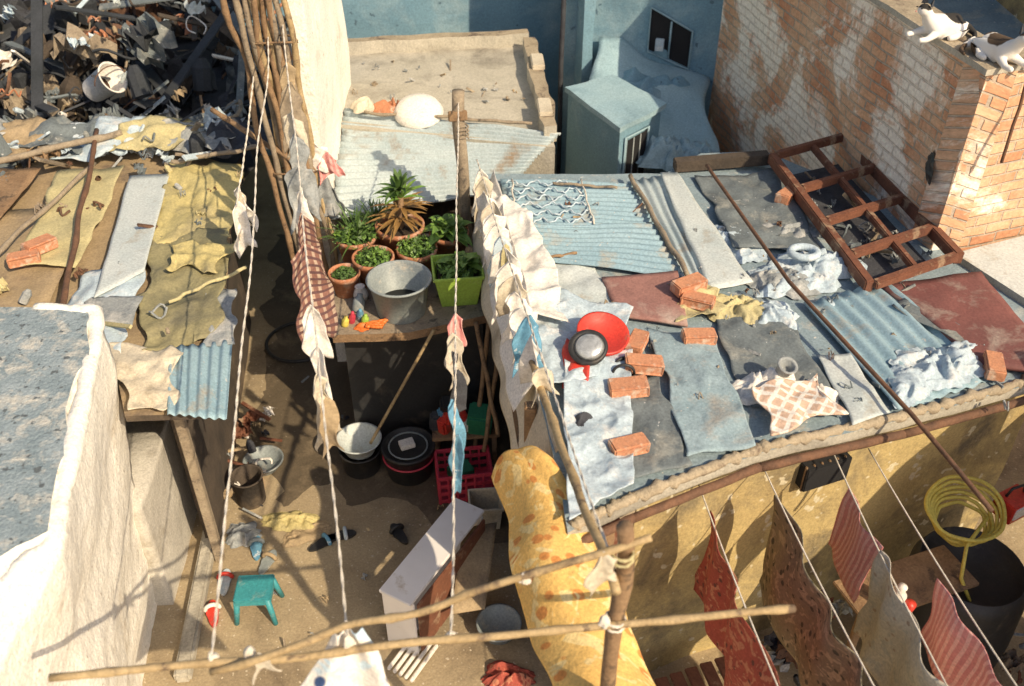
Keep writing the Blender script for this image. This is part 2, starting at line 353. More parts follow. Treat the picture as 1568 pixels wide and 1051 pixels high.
# alley shade painted as a dark sheet along the covered side of the yard
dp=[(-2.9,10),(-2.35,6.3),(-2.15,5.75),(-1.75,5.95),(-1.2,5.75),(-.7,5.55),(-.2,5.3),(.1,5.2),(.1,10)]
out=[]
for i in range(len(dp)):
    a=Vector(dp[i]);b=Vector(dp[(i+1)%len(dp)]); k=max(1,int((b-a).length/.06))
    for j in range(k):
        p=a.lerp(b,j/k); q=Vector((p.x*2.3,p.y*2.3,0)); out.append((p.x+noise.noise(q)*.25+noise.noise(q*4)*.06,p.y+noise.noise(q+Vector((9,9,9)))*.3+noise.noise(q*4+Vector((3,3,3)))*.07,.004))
mk('painted_yard_shade',out,[tuple(range(len(out)))],G['shadefloor'])
def lumpwall(name,poly,z0,z1,mat,seed,amp=.035,lean=.0):
    pts=[]
    for i in range(len(poly)):
        p=Vector(poly[i]);q=Vector(poly[(i+1)%len(poly)]);k=max(1,int((q-p).length/.06))
        for j in range(k): pts.append(p.lerp(q,j/k))
    n=len(pts); nz=int((z1-z0)/.06); vs=[];fs=[]; c=sum(pts,Vector((0,0)))/n
    for j in range(nz+1):
        z=z0+(z1-z0)*j/nz
        for p in pts:
            d=(p-c).normalized(); h=noise.noise(Vector((p.x*1.1+seed,p.y*1.1,z*1.6)))*amp*1.2+noise.noise(Vector((p.x*4,p.y*4,z*5)))*amp*.35+noise.noise(Vector((p.x*11,p.y*11,z*11)))*amp*.22
            h+=lean*(z1-z)
            vs.append((p.x+d.x*h,p.y+d.y*h,z))
    for j in range(nz):
        for i in range(n): fs.append((j*n+i,j*n+(i+1)%n,(j+1)*n+(i+1)%n,(j+1)*n+i))
    fs.append(tuple(nz*n+i for i in range(n)))
    return mk(name,vs,fs,mat,smooth=True)
L=[(-2.72,4.97),(-2.58,4.4),(-2.38,3.5),(-2.31,3.14),(-2.45,2.90),(-3.4,2.72),(-6,2.7),(-6,5.05)]
a=rough_prism('roof_slab',L,2.53,2.60,G['slab'],G['white'],1,.08,.07)
LW=[(-2.66,4.97),(-2.31,3.4),(-2.22,3.0),(-2.24,2.0),(-2.24,1.0),(-5.95,1.05),(-5.95,5.0)]
b=lumpwall('wall',LW,0,2.56,G['white'],2,.05,-.10)
lp=[Vector(p) for p in ((-3.1,5.0,2.56),(-2.70,4.97,2.56),(-2.55,4.4,2.55),(-2.36,3.5,2.545),(-2.27,3.06,2.535),(-2.40,2.82,2.53),(-3.4,2.66,2.53),(-4.6,2.6,2.53))]
pts=[]
for i in range(len(lp)-1):
    for k in range(14): pts.append(lp[i].lerp(lp[i+1],k/14)+Vector((noise.noise(Vector(((i*14+k)*.12,1,0)))*.04,0,noise.noise(Vector(((i*14+k)*.15,5,0)))*.015)))
lip=tube('wall_lip',pts,[.052*(1+.5*noise.noise(Vector((i*.12,2,0)))+.18*noise.noise(Vector((i*.5,7,0)))) for i in range(len(pts))],G['white'],14)
k1=box('kerb',(-2.50,5.0,.05),(.12,2.2,.10),G['conc'],rz=.1,bev=.02)
b2=lumpwall('low_wall',[(-2.74,5.8),(-2.66,4.6),(-3.1,4.6),(-3.1,5.8)],0,1.1,G['greyw'],5,.03)
grp('whitewashed_building',[a,b,b2,k1,lip])
parts=[prism('roof_deck',[(-1.95,4.65),(-2.62,8.1),(-3.4,8.6),(-9,8.9),(-9,5.06),(-2.75,5.06),(-2.55,4.62)],1.93,1.98,G['cbr'],G['darkwall']),
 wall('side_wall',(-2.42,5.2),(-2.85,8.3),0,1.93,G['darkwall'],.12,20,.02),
 box('corner_post',(-2.40,5.05,.97),(.07,.07,1.93),G['woodg'],.1)]
parts+=[
 sheet('yellow_tarp',[(-2.32,6.7,2.04),(-2.5,8.0,2.06),(-3.18,7.95,2.06),(-3.0,6.6,2.05)],G['cyel'],34,34,.06,3.0,1,.10,lift=2.0),
 sheet('olive_tarp',[(-2.12,5.4,2.03),(-2.36,6.85,2.05),(-2.98,6.75,2.05),(-2.62,5.2,2.04)],G['coli'],34,34,.05,3.4,12,.10,lift=2.0),
 sheet('yellow_flap',[(-2.28,6.1,2.10),(-2.2,6.55,2.12),(-2.75,6.5,2.12),(-2.7,6.2,2.1)],G['cyel'],22,22,.05,5,13,.14,lift=2.05),
 sheet('plank_panel',[(-3.13,5.8,2.09),(-2.86,6.15,2.10),(-3.12,7.75,2.10),(-3.47,7.7,2.10)],G['corw'],14,20,.008,3,2,.01),
 corr('corrugated_edge',[(-2.44,5.28,2.02),(-2.0,5.36,2.02),(-1.86,4.56,2.0),(-2.24,4.56,2.0)],G['corb'],6,.012,'u'),
 sheet('torn_paper',[(-2.5,4.60,2.03),(-2.24,4.62,2.04),(-2.3,5.2,2.06),(-2.92,5.3,2.05)],G['cbeige'],28,28,.04,4,4,.10,lift=2.0),
 sheet('grey_card',[(-3.15,5.55,2.06),(-2.75,5.5,2.08),(-2.8,5.85,2.08),(-3.2,5.85,2.07)],G['cgr'],10,10,.015,4,5,.04,lift=2.0),
 sheet('plywood_panel',[(-4.7,5.3,2.03),(-3.45,5.6,2.05),(-3.6,7.2,2.06),(-4.9,7.2,2.03)],G['cbr'],12,12,.02,2,6,.02,lift=1.99),
 sheet('plywood_panel_small',[(-3.9,6.2,2.12),(-3.4,6.2,2.09),(-3.55,7.9,2.1),(-4.15,7.8,2.1)],G['cyl2'],16,16,.03,3,7,.05,lift=2.0),
 sheet('plywood_far',[(-5.2,6.8,2.1),(-4.3,6.9,2.12),(-4.3,7.8,2.12),(-5.3,7.8,2.1)],G['wood'],12,12,.02,2,16,.03,lift=2.0),
 sheet('sacking',[(-3.3,5.1,2.03),(-2.75,5.15,2.04),(-2.9,6.3,2.06),(-3.35,6.2,2.05)],G['cbl'],20,20,.04,4,8,.06,lift=2.0),
 sheet('grey_tarp',[(-2.2,5.3,2.02),(-1.98,5.3,2.02),(-2.12,6.0,2.03),(-2.35,6.0,2.03)],G['cgr'],20,20,.035,5,9,.05,lift=2.0),
 sheet('dark_tarp',[(-6.5,5.2,2.0),(-4.4,5.2,2.02),(-4.7,8.4,2.04),(-6.8,8.4,2.02)],G['dark'],16,16,.06,2,9,.05,lift=1.99)]
grp('shack',parts)
for p,q,r,m,nm in [((-3.95,8.35,2.25),(-3.22,5.35,2.16),.022,'rust','rusty_pipe'),((-5.3,7.4,2.2),(-3.7,8.3,2.25),.03,'woodg','wooden_pole'),((-4.2,5.6,2.14),(-3.8,7.8,2.18),.02,'woodg','wooden_stick'),((-2.55,5.7,2.13),(-2.05,6.15,2.13),.013,'cyl2','wooden_stick'),((-3.1,7.8,2.2),(-2.3,8.0,2.25),.02,'woodg','wooden_stick')]:
    pole(nm,p,q,r,G[m],.03,r*100)
def brick(c,rz=0,rx=0,ry=0,sc_=1):
    s=sc_*R.uniform(.93,1.06)
    bm=bmesh.new(); bmesh.ops.create_cube(bm,size=1); bmesh.ops.scale(bm,vec=(.24*s,.12*s,.085*s),verts=bm.verts)
    bmesh.ops.bevel(bm,geom=bm.edges[:],offset=.008,segments=2,affect='EDGES')
    for v in bm.verts: v.co+=Vector([R.uniform(-.0025,.0025) for _ in range(3)])
    for f in [f for f in bm.faces if abs(f.normal.y)>.95 and f.calc_area()>.006]:
        bmesh.ops.inset_individual(bm,faces=[f],thickness=.016); bmesh.ops.translate(bm,vec=f.normal*-.008,verts=f.verts)
    me=bpy.data.meshes.new('loose_brick'); bm.to_mesh(me); bm.free(); me.materials.append(G['brick'])
    o=bpy.data.objects.new('loose_brick',me); COL.objects.link(o); o.location=c; o.rotation_euler=(rx,ry,rz); return o
brick((-3.82,6.25,2.16),.4); brick((-3.76,6.42,2.17),1.0,0,.1)
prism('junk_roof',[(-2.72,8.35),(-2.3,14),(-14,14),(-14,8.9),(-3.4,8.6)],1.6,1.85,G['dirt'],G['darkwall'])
def junk(name,n,area,mats,seed,zb,zh,smin,smax):
    r=random.Random(seed); V=[];F=[];I=[]
    def add(vs,fs,mi):
        o=len(V); V.extend(vs); F.extend([tuple(x+o for x in f) for f in fs]); I.extend([mi]*len(fs))
    for k in range(n):
        x=r.uniform(area[0],area[1]);y=r.uniform(area[2],area[3]); z=zb+r.random()**1.5*zh; mi=r.randrange(len(mats)); t=r.random(); s=r.uniform(smin,smax)
        e=Euler((r.uniform(-.7,.7),r.uniform(-.7,.7),r.uniform(0,6.3))).to_matrix(); c=Vector((x,y,z))
        if t<.30:
            d=(s*1.4,s*.12,.02)
            vs=[e@Vector((a*d[0],b*d[1],g*d[2]))+c for a in(-.5,.5) for b in(-.5,.5) for g in(-.5,.5)]
            add(vs,[(0,1,3,2),(4,6,7,5),(0,4,5,1),(2,3,7,6),(0,2,6,4),(1,5,7,3)],mi)
        elif t<.52:
            rr=s*.35; arc=r.uniform(2,6.3); pts=[e@Vector((math.cos(a/14*arc)*rr,math.sin(a/14*arc)*rr*.8,0.03*math.sin(a)))+c for a in range(15)]
            vs,fs=tubedata(pts,min(r.uniform(.006,.02),s*.05),5); add(vs,fs,mi)
        elif t<.87:
            m=8; vs=[];fs=[]
            for j in range(m):
                for i in range(m):
                    p=Vector(((i/(m-1)-.5)*s*.6,(j/(m-1)-.5)*s*.45,noise.noise(Vector((i*.6+k,j*.6,k)))*s*.4))+Vector((noise.noise(Vector((i,j,k))),noise.noise(Vector((i,j,k+9))),0))*s*.08; vs.append(e@p+c)
            for j in range(m-1):
                for i in range(m-1): fs.append((j*m+i,j*m+i+1,(j+1)*m+i+1,(j+1)*m+i))
            add(vs,fs,mi)
        else:
            h=s*.45;rr=s*.14; vs=[e@Vector((math.cos(a*.7854)*q,math.sin(a*.7854)*q,zz))+c for q,zz in((rr,0),(rr,h*.7),(rr*.5,h),(rr*.45,h*.9)) for a in range(8)]
            add(vs,[(j*8+i,j*8+(i+1)%8,(j+1)*8+(i+1)%8,(j+1)*8+i) for j in range(3) for i in range(8)],mi)
    return mk(name,V,F,mats,mi=I)
g=G
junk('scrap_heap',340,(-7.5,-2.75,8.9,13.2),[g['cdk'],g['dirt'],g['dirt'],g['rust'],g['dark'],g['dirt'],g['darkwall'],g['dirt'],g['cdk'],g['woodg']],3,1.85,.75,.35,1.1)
junk('scrap_heap',44,(-6.5,-2.8,8.9,12.5),[g['cw'],g['cbr'],g['terra'],g['cbl'],g['corw'],g['cbeige']],8,2.2,.55,.15,.42)
junk('scrap_heap',110,(-6.0,-2.65,7.9,9.3),[g['cbr'],g['woodg'],g['cgr'],g['cw'],g['cbl'],g['wood'],g['dark'],g['dark'],g['dirt']],5,2.02,.22,.15,.55)
junk('roof_litter',40,(-4.8,-2.35,5.3,8.0),[g['cbr'],g['woodg'],g['cgr'],g['dark'],g['cyl2'],g['rust']],15,2.08,.06,.06,.25)
for i in range(7):
    x=-5.6+i*.45; sheet('ragged_tarp',[(x,8.0+.1*(i%3),2.1),(x+.7,8.1,2.15),(x+.75,8.6,2.22),(x-.05,8.55,2.2)],[g['cgr'],g['cbr'],g['dark'],g['cbl'],g['cyl2'],g['cgr'],g['cdk']][i],20,16,.09,3.5,i+20,.12)
grp('dented_paint_bucket',[lathe('bowl',vessel(.12,.15,.34),(-4.25,9.15,2.30),g['cw'],28,(.25,1.0)),lathe('rusty_residue',[(.11,0),(.001,.012)],(-4.15,9.13,2.36),g['rust'],18,(.25,1.0)),
 tube('handle',[(-4.0+.1*math.cos(a*.31),9.05+.16*math.cos(a*.31),2.45+.14*math.sin(a*.31)) for a in range(11)],.006,g['rust'],5)])
# ---- white wall + bamboo bundle
grp('white_wall',[wall('wall_face',(-1.68,7.62),(-1.78,10.0),0,4.8,G['white'],.12,30,.03,1)])
bs=[]
for i in range(12):
    x0=-1.76-.03*i+R.uniform(-.02,.02); bs.append(pole('bamboo_%d'%i,(x0+.08,7.55-.05*(i%3),1.2),(x0-.04-.03*(i%4),7.35+.03*(i%2),4.3+R.uniform(-.3,.3)),.024,G['bamboo' if i%3==0 else ('woodg' if i%3==1 else 'wood')],.06,i))
bs.append(pole('brace',(-2.6,7.7,2.75),(-1.72,7.3,2.35),.022,G['wood'],.02,3))
for i in range(2):
    bs.append(tube('binding_%d'%i,[(-1.90+math.cos(a/10*6.28)*.19,7.43+math.sin(a/10*6.28)*.09,2.3+i*1.15+.02*math.sin(a)) for a in range(11)],.009,G['wood'],6))
grp('bamboo_bundle',bs)
# ---- concrete terrace
T=[(-1.74,8.9),(.42,8.45),(.2,11.2),(-2.0,10.9)]
parts=[prism('deck',T,0,2.02,G['conc'],G['conc'])]
def rim(a,b,nm):
    a=Vector(a);b=Vector(b);nr=Vector((-(b-a).y,(b-a).x)).normalized()*.07
    return rough_prism(nm,[tuple(a-nr),tuple(b-nr),tuple(b+nr),tuple(a+nr)],2.0,2.17,G['mortar'],G['conc'],3,.1,.05)
parts+=[rim((-2.0,10.9),(.2,11.2),'rim_back'),rim((.38,8.6),(.2,11.0),'rim_side')]
grp('concrete_terrace',parts)
for y,h in ((9.0,.05),(10.2,.06)): box('rim_brick',(.33-.04*(y-9),y,2.19),(.14,.36,h),G['cbeige'],.05,bev=.01)
lathe('white_basin',[(.25,0),(.255,.02),(.21,.09),(.11,.13),(.001,.14)],(-.95,9.05,2.10),G['cw'],28,(.25,0))
heap('orange_rag',(-1.25,9.15,2.10),.2,.12,.14,G['terra'],3); heap('orange_rag',(-1.5,9.15,2.1),.16,.1,.12,G['cbeige'],5)
junk('terrace_litter',26,(-1.8,.2,9.4,10.8),[g['cbr'],g['woodg'],g['cgr'],g['cgr']],35,2.03,.02,.05,.14)
c1=corr('corrugated_sheet',[(-1.68,7.62,1.68),(-.05,8.1,1.72),(.48,8.62,2.06),(-1.74,9.25,2.05)],G['corr'],17,.018,'v',other=24)
c2=box('support_beam',(-.9,8.2,1.60),(1.5,.07,.08),G['wood'],.2)
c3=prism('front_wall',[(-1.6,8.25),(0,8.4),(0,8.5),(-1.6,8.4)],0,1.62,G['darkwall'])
grp('corrugated_roof',[c1,c2,c3])
pole('wooden_stick',(-1.5,9.02,2.13),(.2,8.75,2.13),.016,G['woodg'],.03,6)
pp=[pole('shaft',(-.40,7.55,0),(-.45,7.55,2.98),.055,G['woodg'],.03,4,False),box('cleat',(-.46,7.50,2.78),(.16,.05,.08),G['wood'],.2)]
pp.append(tube('lashing',[(-.44+.066*math.cos(a*.9),7.55+.066*math.sin(a*.9),2.55+a*.005) for a in range(28)],.008,G['woodg'],5))
grp('wooden_post',pp)
# ---- blue yard behind
wall('blue_wall',(-4.0,12.3),(6,12.3),0,7,G['blue'],.15,30,.03,1)
wall('blue_side_wall',(.75,12.25),(.95,10.9),0,6,G['blue'],.12,10,.02,-1)
tube('drain_pipe',line((.60,11.1,.2),(.60,11.1,5.5),20,0,.02,3),.03,G['cdk'],8)
bx=[rough_prism('body',[(.62,9.9),(1.1,8.95),(1.6,9.5),(1.12,10.25)],0,1.95,G['blue'],G['blue'],1,.2,.02),
    rough_prism('top',[(.59,9.92),(1.1,8.9),(1.65,9.5),(1.12,10.3)],1.953,2.01,G['blue2'],G['blue2'],2,.12,.035),
    mk('doorway',[(1.19,9.00,1.0),(1.43,9.27,1.0),(1.43,9.27,1.82),(1.19,9.00,1.82)],[(0,1,2,3)],G['blackh'])]
bx.append(tube('door_frame',[(1.18,9.0,.9),(1.18,9.0,1.85),(1.44,9.28,1.85),(1.44,9.28,.9)],.018,G['blue2'],6))
bx.append(tube('door_bars',[(1.27,9.08,.9),(1.27,9.08,1.82)],.008,G['grey'],5)); bx.append(tube('door_bar',[(1.35,9.17,.9),(1.35,9.17,1.82)],.008,G['grey'],5))
grp('blue_outhouse',bx)
sheet('blue_sloping_slab',[(.9,9.9,1.5),(2.2,9.2,1.5),(2.3,10.9,1.75),(1.0,11.2,2.1)],G['blue2'],20,20,.08,1.2,4,.12,thick=.06)
heap('blue_mound',(1.55,10.5,1.75),.45,.3,.3,G['blue'],6,n=30,fr=.3)
heap('blue_debris',(1.75,9.2,1.5),.5,.35,.3,G['blue2'],9,n=40,fr=.9)
wall('blue_parapet',(.6,11.35),(2.5,10.75),0,5.6,G['blue'],.1,20,.03,1)
wi=[mk('opening',[(1.62,11.015,2.02),(2.08,10.87,1.86),(2.08,10.87,2.28),(1.62,11.015,2.5)],[(0,1,2,3)],G['blackh']),
    tube('frame',[(1.61,11.0,2.0),(2.09,10.85,1.84),(2.09,10.85,2.3),(1.61,11.0,2.52)],.012,G['blue2'],6,True),
    tube('mullion',[(1.85,10.93,1.94),(1.85,10.93,2.38)],.013,G['blue2'],6),
    box('stored_can',(1.73,10.90,2.12),(.1,.05,.14),G['cbl'],-.3)]
grp('blue_window',wi)
# ---- brick building right
c0=(3.30,6.33); cf=(2.28,11.3); cr=(5.6,7.13)
parts=[wall('left_face',cf,c0,0,3.62,brickA,.24,60,.03,1),wall('front_face',c0,cr,0,3.62,brickB,.24,40,.03,1),
 prism('inner_roof',[(3.5,6.75),(5.4,7.4),(5.2,11.5),(2.6,11.5)],3.0,3.1,G['roofb'],G['blue'])]
parts.append(rough_prism('parapet_cap',[(3.27,6.29),(5.6,7.10),(5.5,7.42),(3.54,6.74),(2.56,11.3),(2.25,11.3)],3.625,3.67,G['mortar'],G['conc'],6,.15,.03))
hp=heap('hole',(3.23,6.62,2.75),.12,.17,.03,G['black'],2); hp.rotation_euler=(0,-math.pi/2,-.22); parts.append(hp)
parts.append(prism('added_shade_storey',[(4.75,7.6),(9,9),(9,14),(4.9,14)],3.1,6.5,G['ochre']))  # unseen block, added to cast shade on the blue yard
grp('brick_house',parts)
tube('rusty_rebar',line((3.55,6.22,3.0),(3.66,6.5,4.3),10,0,.03,2),.012,G['rust'],6)
prism('white_ledge',[(3.42,6.2),(5.2,6.9),(5.0,5.9),(3.75,5.5)],1.9,2.24,G['corw'],G['conc'])
prism('neighbour_roof',[(4.2,5.8),(6.5,6.5),(6.5,4.0),(4.0,4.2)],1.7,2.1,G['conc'],G['ochre'])
wall('added_shade_wall',(4.25,1.2),(4.15,4.1),0,3.2,G['ochre'],.15,20,.02,-1)  # out of view, added to shade the barrel and right yard
# ---- main flat roof
RP=[(-.27,7.6),(1.36,7.6),(1.75,8.0),(2.35,8.05),(3.3,7.0),(3.42,6.3),(4.0,5.6),(3.75,4.85),(3.32,4.68),(2.45,4.37),(1.49,4.08),(.69,3.68),(.31,3.46),(.22,4.31),(.03,5.55),(-.2,6.8)]
parts=[rough_prism('deck',RP,2.10,2.18,G['roofb'],G['conc'],4,.12,.02),
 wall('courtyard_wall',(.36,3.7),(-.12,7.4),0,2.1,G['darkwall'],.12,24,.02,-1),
 wall('yard_wall',(.75,3.90),(3.7,5.05),0,2.1,G['ochre'],.12,40,.04,1),
 wall('end_wall',(.40,3.66),(.74,3.88),0,2.1,G['mortar'],.1,8,.02,1)]
grp('flat_roof_house',parts)
ed=[(.33,3.45),(.69,3.66),(1.49,4.06),(2.45,4.35),(3.32,4.66),(3.95,4.9)]
es=[]
for i in range(len(ed)-1):
    a=Vector((*ed[i],2.12));b=Vector((*ed[i+1],2.12))
    es.append(tube('angle_%d'%i,line(a+Vector((0,-.03,-.02)),b+Vector((0,-.03,-.02)),8,0,.01,i),.03,G['rust'],6))
grp('rusty_edge_beam',es)
V=[];F=[]
for i in range(len(ed)-1):
    a=Vector((*ed[i],2.185));b=Vector((*ed[i+1],2.185)); n=26
    pts=[a.lerp(b,k/n)+Vector((0,.05+noise.noise(Vector((i*9+k*.7,3,0)))*.03,noise.noise(Vector((i,k*.6,0)))*.015)) for k in range(n+1)]
    rs=[.032*(1+.9*noise.noise(Vector((i*30+k*.7,1,1)))+.4*noise.noise(Vector((i*30+k*2.1,5,1)))) for k in range(n+1)]
    v,f=tubedata(pts,rs,9); o=len(V); V+=v; F+=[tuple(x+o for x in q) for q in f]
mk('mortar_ridge',V,F,G['mortar'],smooth=True)
Z=2.19
parts=[corr('sheet',[(-.12,7.45,Z),(1.05,7.34,Z),(1.18,6.55,Z+.02),(0,6.6,Z+.02)],G['corb'],11,.011,'v',seed=1),
 corr('sheet_lower',[(0,6.62,Z+.03),(1.16,6.62,Z+.03),(1.3,5.86,Z+.02),(.1,6.15,Z+.01)],G['corb'],9,.011,'v',seed=2),
 corr('sheet_side',[(1.05,7.4,Z),(1.38,7.5,Z),(1.5,5.8,Z+.02),(1.27,5.85,Z+.02)],G['corr'],4,.012,'u',seed=3),
 sheet('ridge_strip',[(1.30,7.5,Z+.06),(1.45,7.5,Z+.06),(1.78,5.8,Z+.06),(1.45,5.7,Z+.06)],G['corw'],8,20,.02,2,4,.02)]
grp('corrugated_sheets',parts)
ws=[]
for i in range(6):
    y=7.3-i*.125
    ws.append(tube('wire_%d'%i,[(-.05+.02*i+k*.02,y+.04*math.sin(k*(.6+.1*(i%3))+i*1.3)+.03*noise.noise(Vector((k*.3,i,0))),Z+.06+.01*math.sin(k*2)) for k in range(32)],.008,G['cbl'],6))
ws.append(tube('wire_side',line((.0,7.35,Z+.07),(.02,6.6,Z+.07),8,0,.02,1),.008,G['rope'],6)); ws.append(tube('wire_end',line((.6,7.35,Z+.07),(.66,6.6,Z+.07),8,0,.02,2),.008,G['rope'],6))
grp('bed_spring_wires',ws)
pole('wooden_stick',(1.03,7.4,Z+.08),(1.30,5.85,Z+.08),.02,G['woodg'],.02,2); pole('wooden_stick',(.35,7.28,Z+.07),(.9,7.2,Z+.07),.012,G['woodg'],.02,5); pole('wooden_stick',(.15,6.1,Z+.05),(.5,6.2,Z+.05),.012,G['wood'],.02,5)
sheet('white_board',[(.16,6.15,Z+.02),(.62,6.17,Z+.02),(.76,5.42,Z+.02),(.28,5.4,Z+.02)],G['corw'],22,22,.03,3,3,.05,lift=Z)
sheet('red_board',[(.76,5.4,Z+.03),(1.22,5.28,Z+.03),(1.25,5.95,Z+.04),(.67,5.88,Z+.03)],M('red_oxide_board',(.36,.18,.15),(.28,.14,.12),4,.85,.3,stain=(.44,.33,.28),sa=.52,sb=.66),14,14,.012,2,4,.02,thick=.02)
sheet('roofing_felt',[(1.03,3.98,Z+.04),(1.47,4.10,Z+.04),(1.38,5.12,Z+.03),(.95,5.25,Z+.02)],G['felt'],30,34,.035,3,5,.05,lift=Z+.01,thick=.008)
sheet('roofing_felt',[(.62,3.78,Z+.02),(1.05,3.93,Z+.02),(.97,4.75,Z+.02),(.72,4.65,Z+.02)],G['dark'],24,24,.025,4,6,.05,lift=Z+.005,thick=.006)
sheet('dark_tarpaulin',[(1.5,4.5,Z+.01),(2.05,4.35,Z+.02),(2.0,5.3,Z+.02),(1.42,5.5,Z+.02)],G['dark'],24,24,.03,3,7,.06,lift=Z+.005)
sheet('dark_tarpaulin',[(1.75,6.3,Z+.01),(2.4,6.2,Z+.01),(2.4,7.6,Z+.02),(1.6,7.5,Z+.01)],G['dark'],28,28,.05,3,8,.06,lift=Z+.005)
for c,rz,ry in [((1.28,5.66,2.31),.5,0),((1.33,5.52,2.27),-.4,0),((1.27,5.10,2.27),0.1,.04),((.84,5.02,2.28),1.2,.1),((.74,4.57,2.27),.1,-.05),((.69,4.04,2.27),.35,.05),((.86,4.78,2.29),.0,.1),((3.16,4.80,2.26),1.3,0),((2.32,7.05,2.27),.9,.1)]:
    brick(c,rz,0,ry)
sheet('yellow_rag',[(1.15,5.35,Z+.03),(1.45,5.35,Z+.04),(1.5,5.75,Z+.04),(1.2,5.8,Z+.03)],G['cyl2'],28,28,.05,6,11,.10,lift=Z+.02)
heap('yellow_cloth_bundle',(1.62,5.50,Z),.24,.2,.13,G['cyl2'],12); heap('pale_cloth_bundle',(1.88,5.42,Z),.17,.18,.12,G['cbl'],13)
heap('grey_laundry_pile',(2.25,5.98,Z),.42,.30,.12,G['cbl'],14,.5); heap('white_laundry_pile',(2.02,5.85,Z),.24,.2,.09,G['cgr'],15,-.4)
heap('white_laundry_pile',(1.78,6.45,Z),.22,.3,.08,G['cbl'],16,.3); heap('grey_laundry_pile',(2.25,6.6,Z),.26,.18,.07,G['cgr'],17,.2)
heap('pale_cloth_bundle',(2.38,5.6,Z),.2,.10,.06,G['cbl'],19,.6)
tube('cloth_ring',[(2.22+.10*math.cos(a*.314),6.1+.08*math.sin(a*.314),2.31) for a in range(20)],.03,G['cbl'],8,True)
sheet('waffle_blanket',[(1.58,4.14,Z+.08),(2.06,4.3,Z+.09),(1.98,4.64,Z+.1),(1.51,4.56,Z+.1)],G['waffle'],44,44,.05,3.0,21,.12,lift=Z+.01,thick=.012)
lathe('plastic_cup',vessel(.045,.055,.1),(1.74,4.70,Z+.09),G['cgr'],20,(.3,.2)); heap('white_laundry_pile',(1.66,4.66,Z),.24,.14,.14,G['cw'],22,.2); heap('white_laundry_pile',(1.95,4.60,Z),.14,.13,.12,G['cw'],27,.2)
sheet('metal_strip',[(2.1,4.28,Z+.03),(2.36,4.38,Z+.03),(2.27,4.97,Z+.04),(2.05,4.97,Z+.03)],G['corw'],14,20,.03,2,23,.04,lift=Z+.01)
corr('corrugated_sheet',[(2.42,4.42,Z),(3.25,4.78,Z),(2.85,5.85,Z+.02),(2.1,5.55,Z+.02)],G['corb'],7,.016,'u',seed=5)
heap('white_laundry_pile',(2.84,4.86,Z+.02),.34,.22,.12,G['cbl'],24,.4); heap('pale_cloth_bundle',(2.55,4.65,Z+.02),.24,.13,.08,G['cbl'],25,.9)
sheet('maroon_panel',[(3.12,4.85,Z+.03),(3.6,4.72,Z+.03),(3.5,5.9,Z+.05),(2.72,5.78,Z+.04)],G['maroon'],12,16,.02,2,26,.02,thick=.03)
sheet('dark_tarpaulin',[(2.7,5.5,Z+.05),(3.1,5.0,Z+.06),(3.2,5.1,Z+.06),(2.82,5.6,Z+.06)],G['dark'],12,16,.02,2,28,.05)
junk('roof_litter',90,(.4,3.3,4.4,7.2),[g['cbr'],g['woodg'],g['cgr'],g['cgr'],g['rust'],g['dark']],45,2.215,.03,.03,.12)
fr=[]
A=Vector((2.30,7.62,2.33));B=Vector((3.0,7.90,2.38));C=Vector((3.30,5.98,2.33));D=Vector((2.60,5.68,2.28))
fr+=[beam('rail_left',A,D,.07,.10,G['woodr']),beam('rail_right',B+Vector((.02,0,0)),C+Vector((.05,0,0)),.07,.10,G['woodr'])]
fr+=[beam('rail_mid',(A*.45+B*.55)+Vector((0,0,.012)),(D*.45+C*.55)+Vector((0,0,.012)),.05,.06,G['woodr'])]
for k,t in enumerate((0,.30,.56,.80,1)):
    fr.append(beam('cross_%d'%k,A.lerp(D,t)+Vector((.03,0,.02)),B.lerp(C,t)+Vector((.02,0,.02)),.06,.07,G['woodr']))
grp('wooden_window_frame',fr)
prism('dark_gap_sheet',[(2.38,7.5),(2.95,7.75),(3.2,6.1),(2.68,5.85)],2.19,2.20,G['cdk'])
junk('roof_litter',16,(2.5,3.0,6.0,7.4),[g['cbr'],g['woodg'],g['cgr'],g['dark'],g['dark']],46,2.22,.04,.1,.3)
beam('dark_beam',(1.45,7.65,2.24),(2.3,7.72,2.28),.12,.1,G['darkwall'])
tube('iron_rod',line((1.66,7.3,2.42),(1.98,5.6,2.38),10)+line((1.98,5.6,2.38),(2.42,4.25,2.33),10)[1:]+line((2.42,4.25,2.33),(2.65,3.55,2.25),6)[1:],.015,G['rust'],8)
rd=[lathe('dish',[(.16,0),(.175,.02),(.18,.05),(.165,.05),(.13,.015),(.001,.01)],(.60,5.02,2.33),G['red'],32,(.25,.15)),
 lathe('lamp_rim',[(.09,0),(.12,.03),(.13,.07),(.115,.085),(.10,.075)],(.50,4.86,2.33),G['black'],28,(.45,-.1)),
 lathe('lamp_glass',[(.100,0),(.08,.02),(.045,.030),(.001,.033)],(.50,4.825,2.40),G['chrome'],24,(.45,-.1)),
 sheet('fender',[(.34,4.66,2.2),(.44,4.50,2.24),(.54,4.85,2.34),(.36,5.0,2.36)],G['red'],12,12,.05,4,3,.05,thick=.012),
 tube('bracket',[(.40,4.7,2.25),(.36,4.62,2.27),(.40,4.5,2.25),(.46,4.52,2.22)],.015,G['black'],8)]
grp('red_motorcycle_headlamp',rd)
grp('black_mug',[lathe('cup',vessel(.05,.07,.09),(.72,4.80,2.2),G['black'],20,(.5,.3)),tube('handle',[(.72+.07*math.cos(a*.35),4.7,2.28+.07*math.sin(a*.35)) for a in range(10)],.01,G['black'],6)])
sheet('pale_blue_tarpaulin',[(.31,3.46,Z+.06),(.68,3.72,Z+.06),(.80,4.9,Z+.06),(.34,4.9,Z+.07)],G['cbl'],60,90,.06,3.0,31,.04,lift=Z+.012,thick=.005)
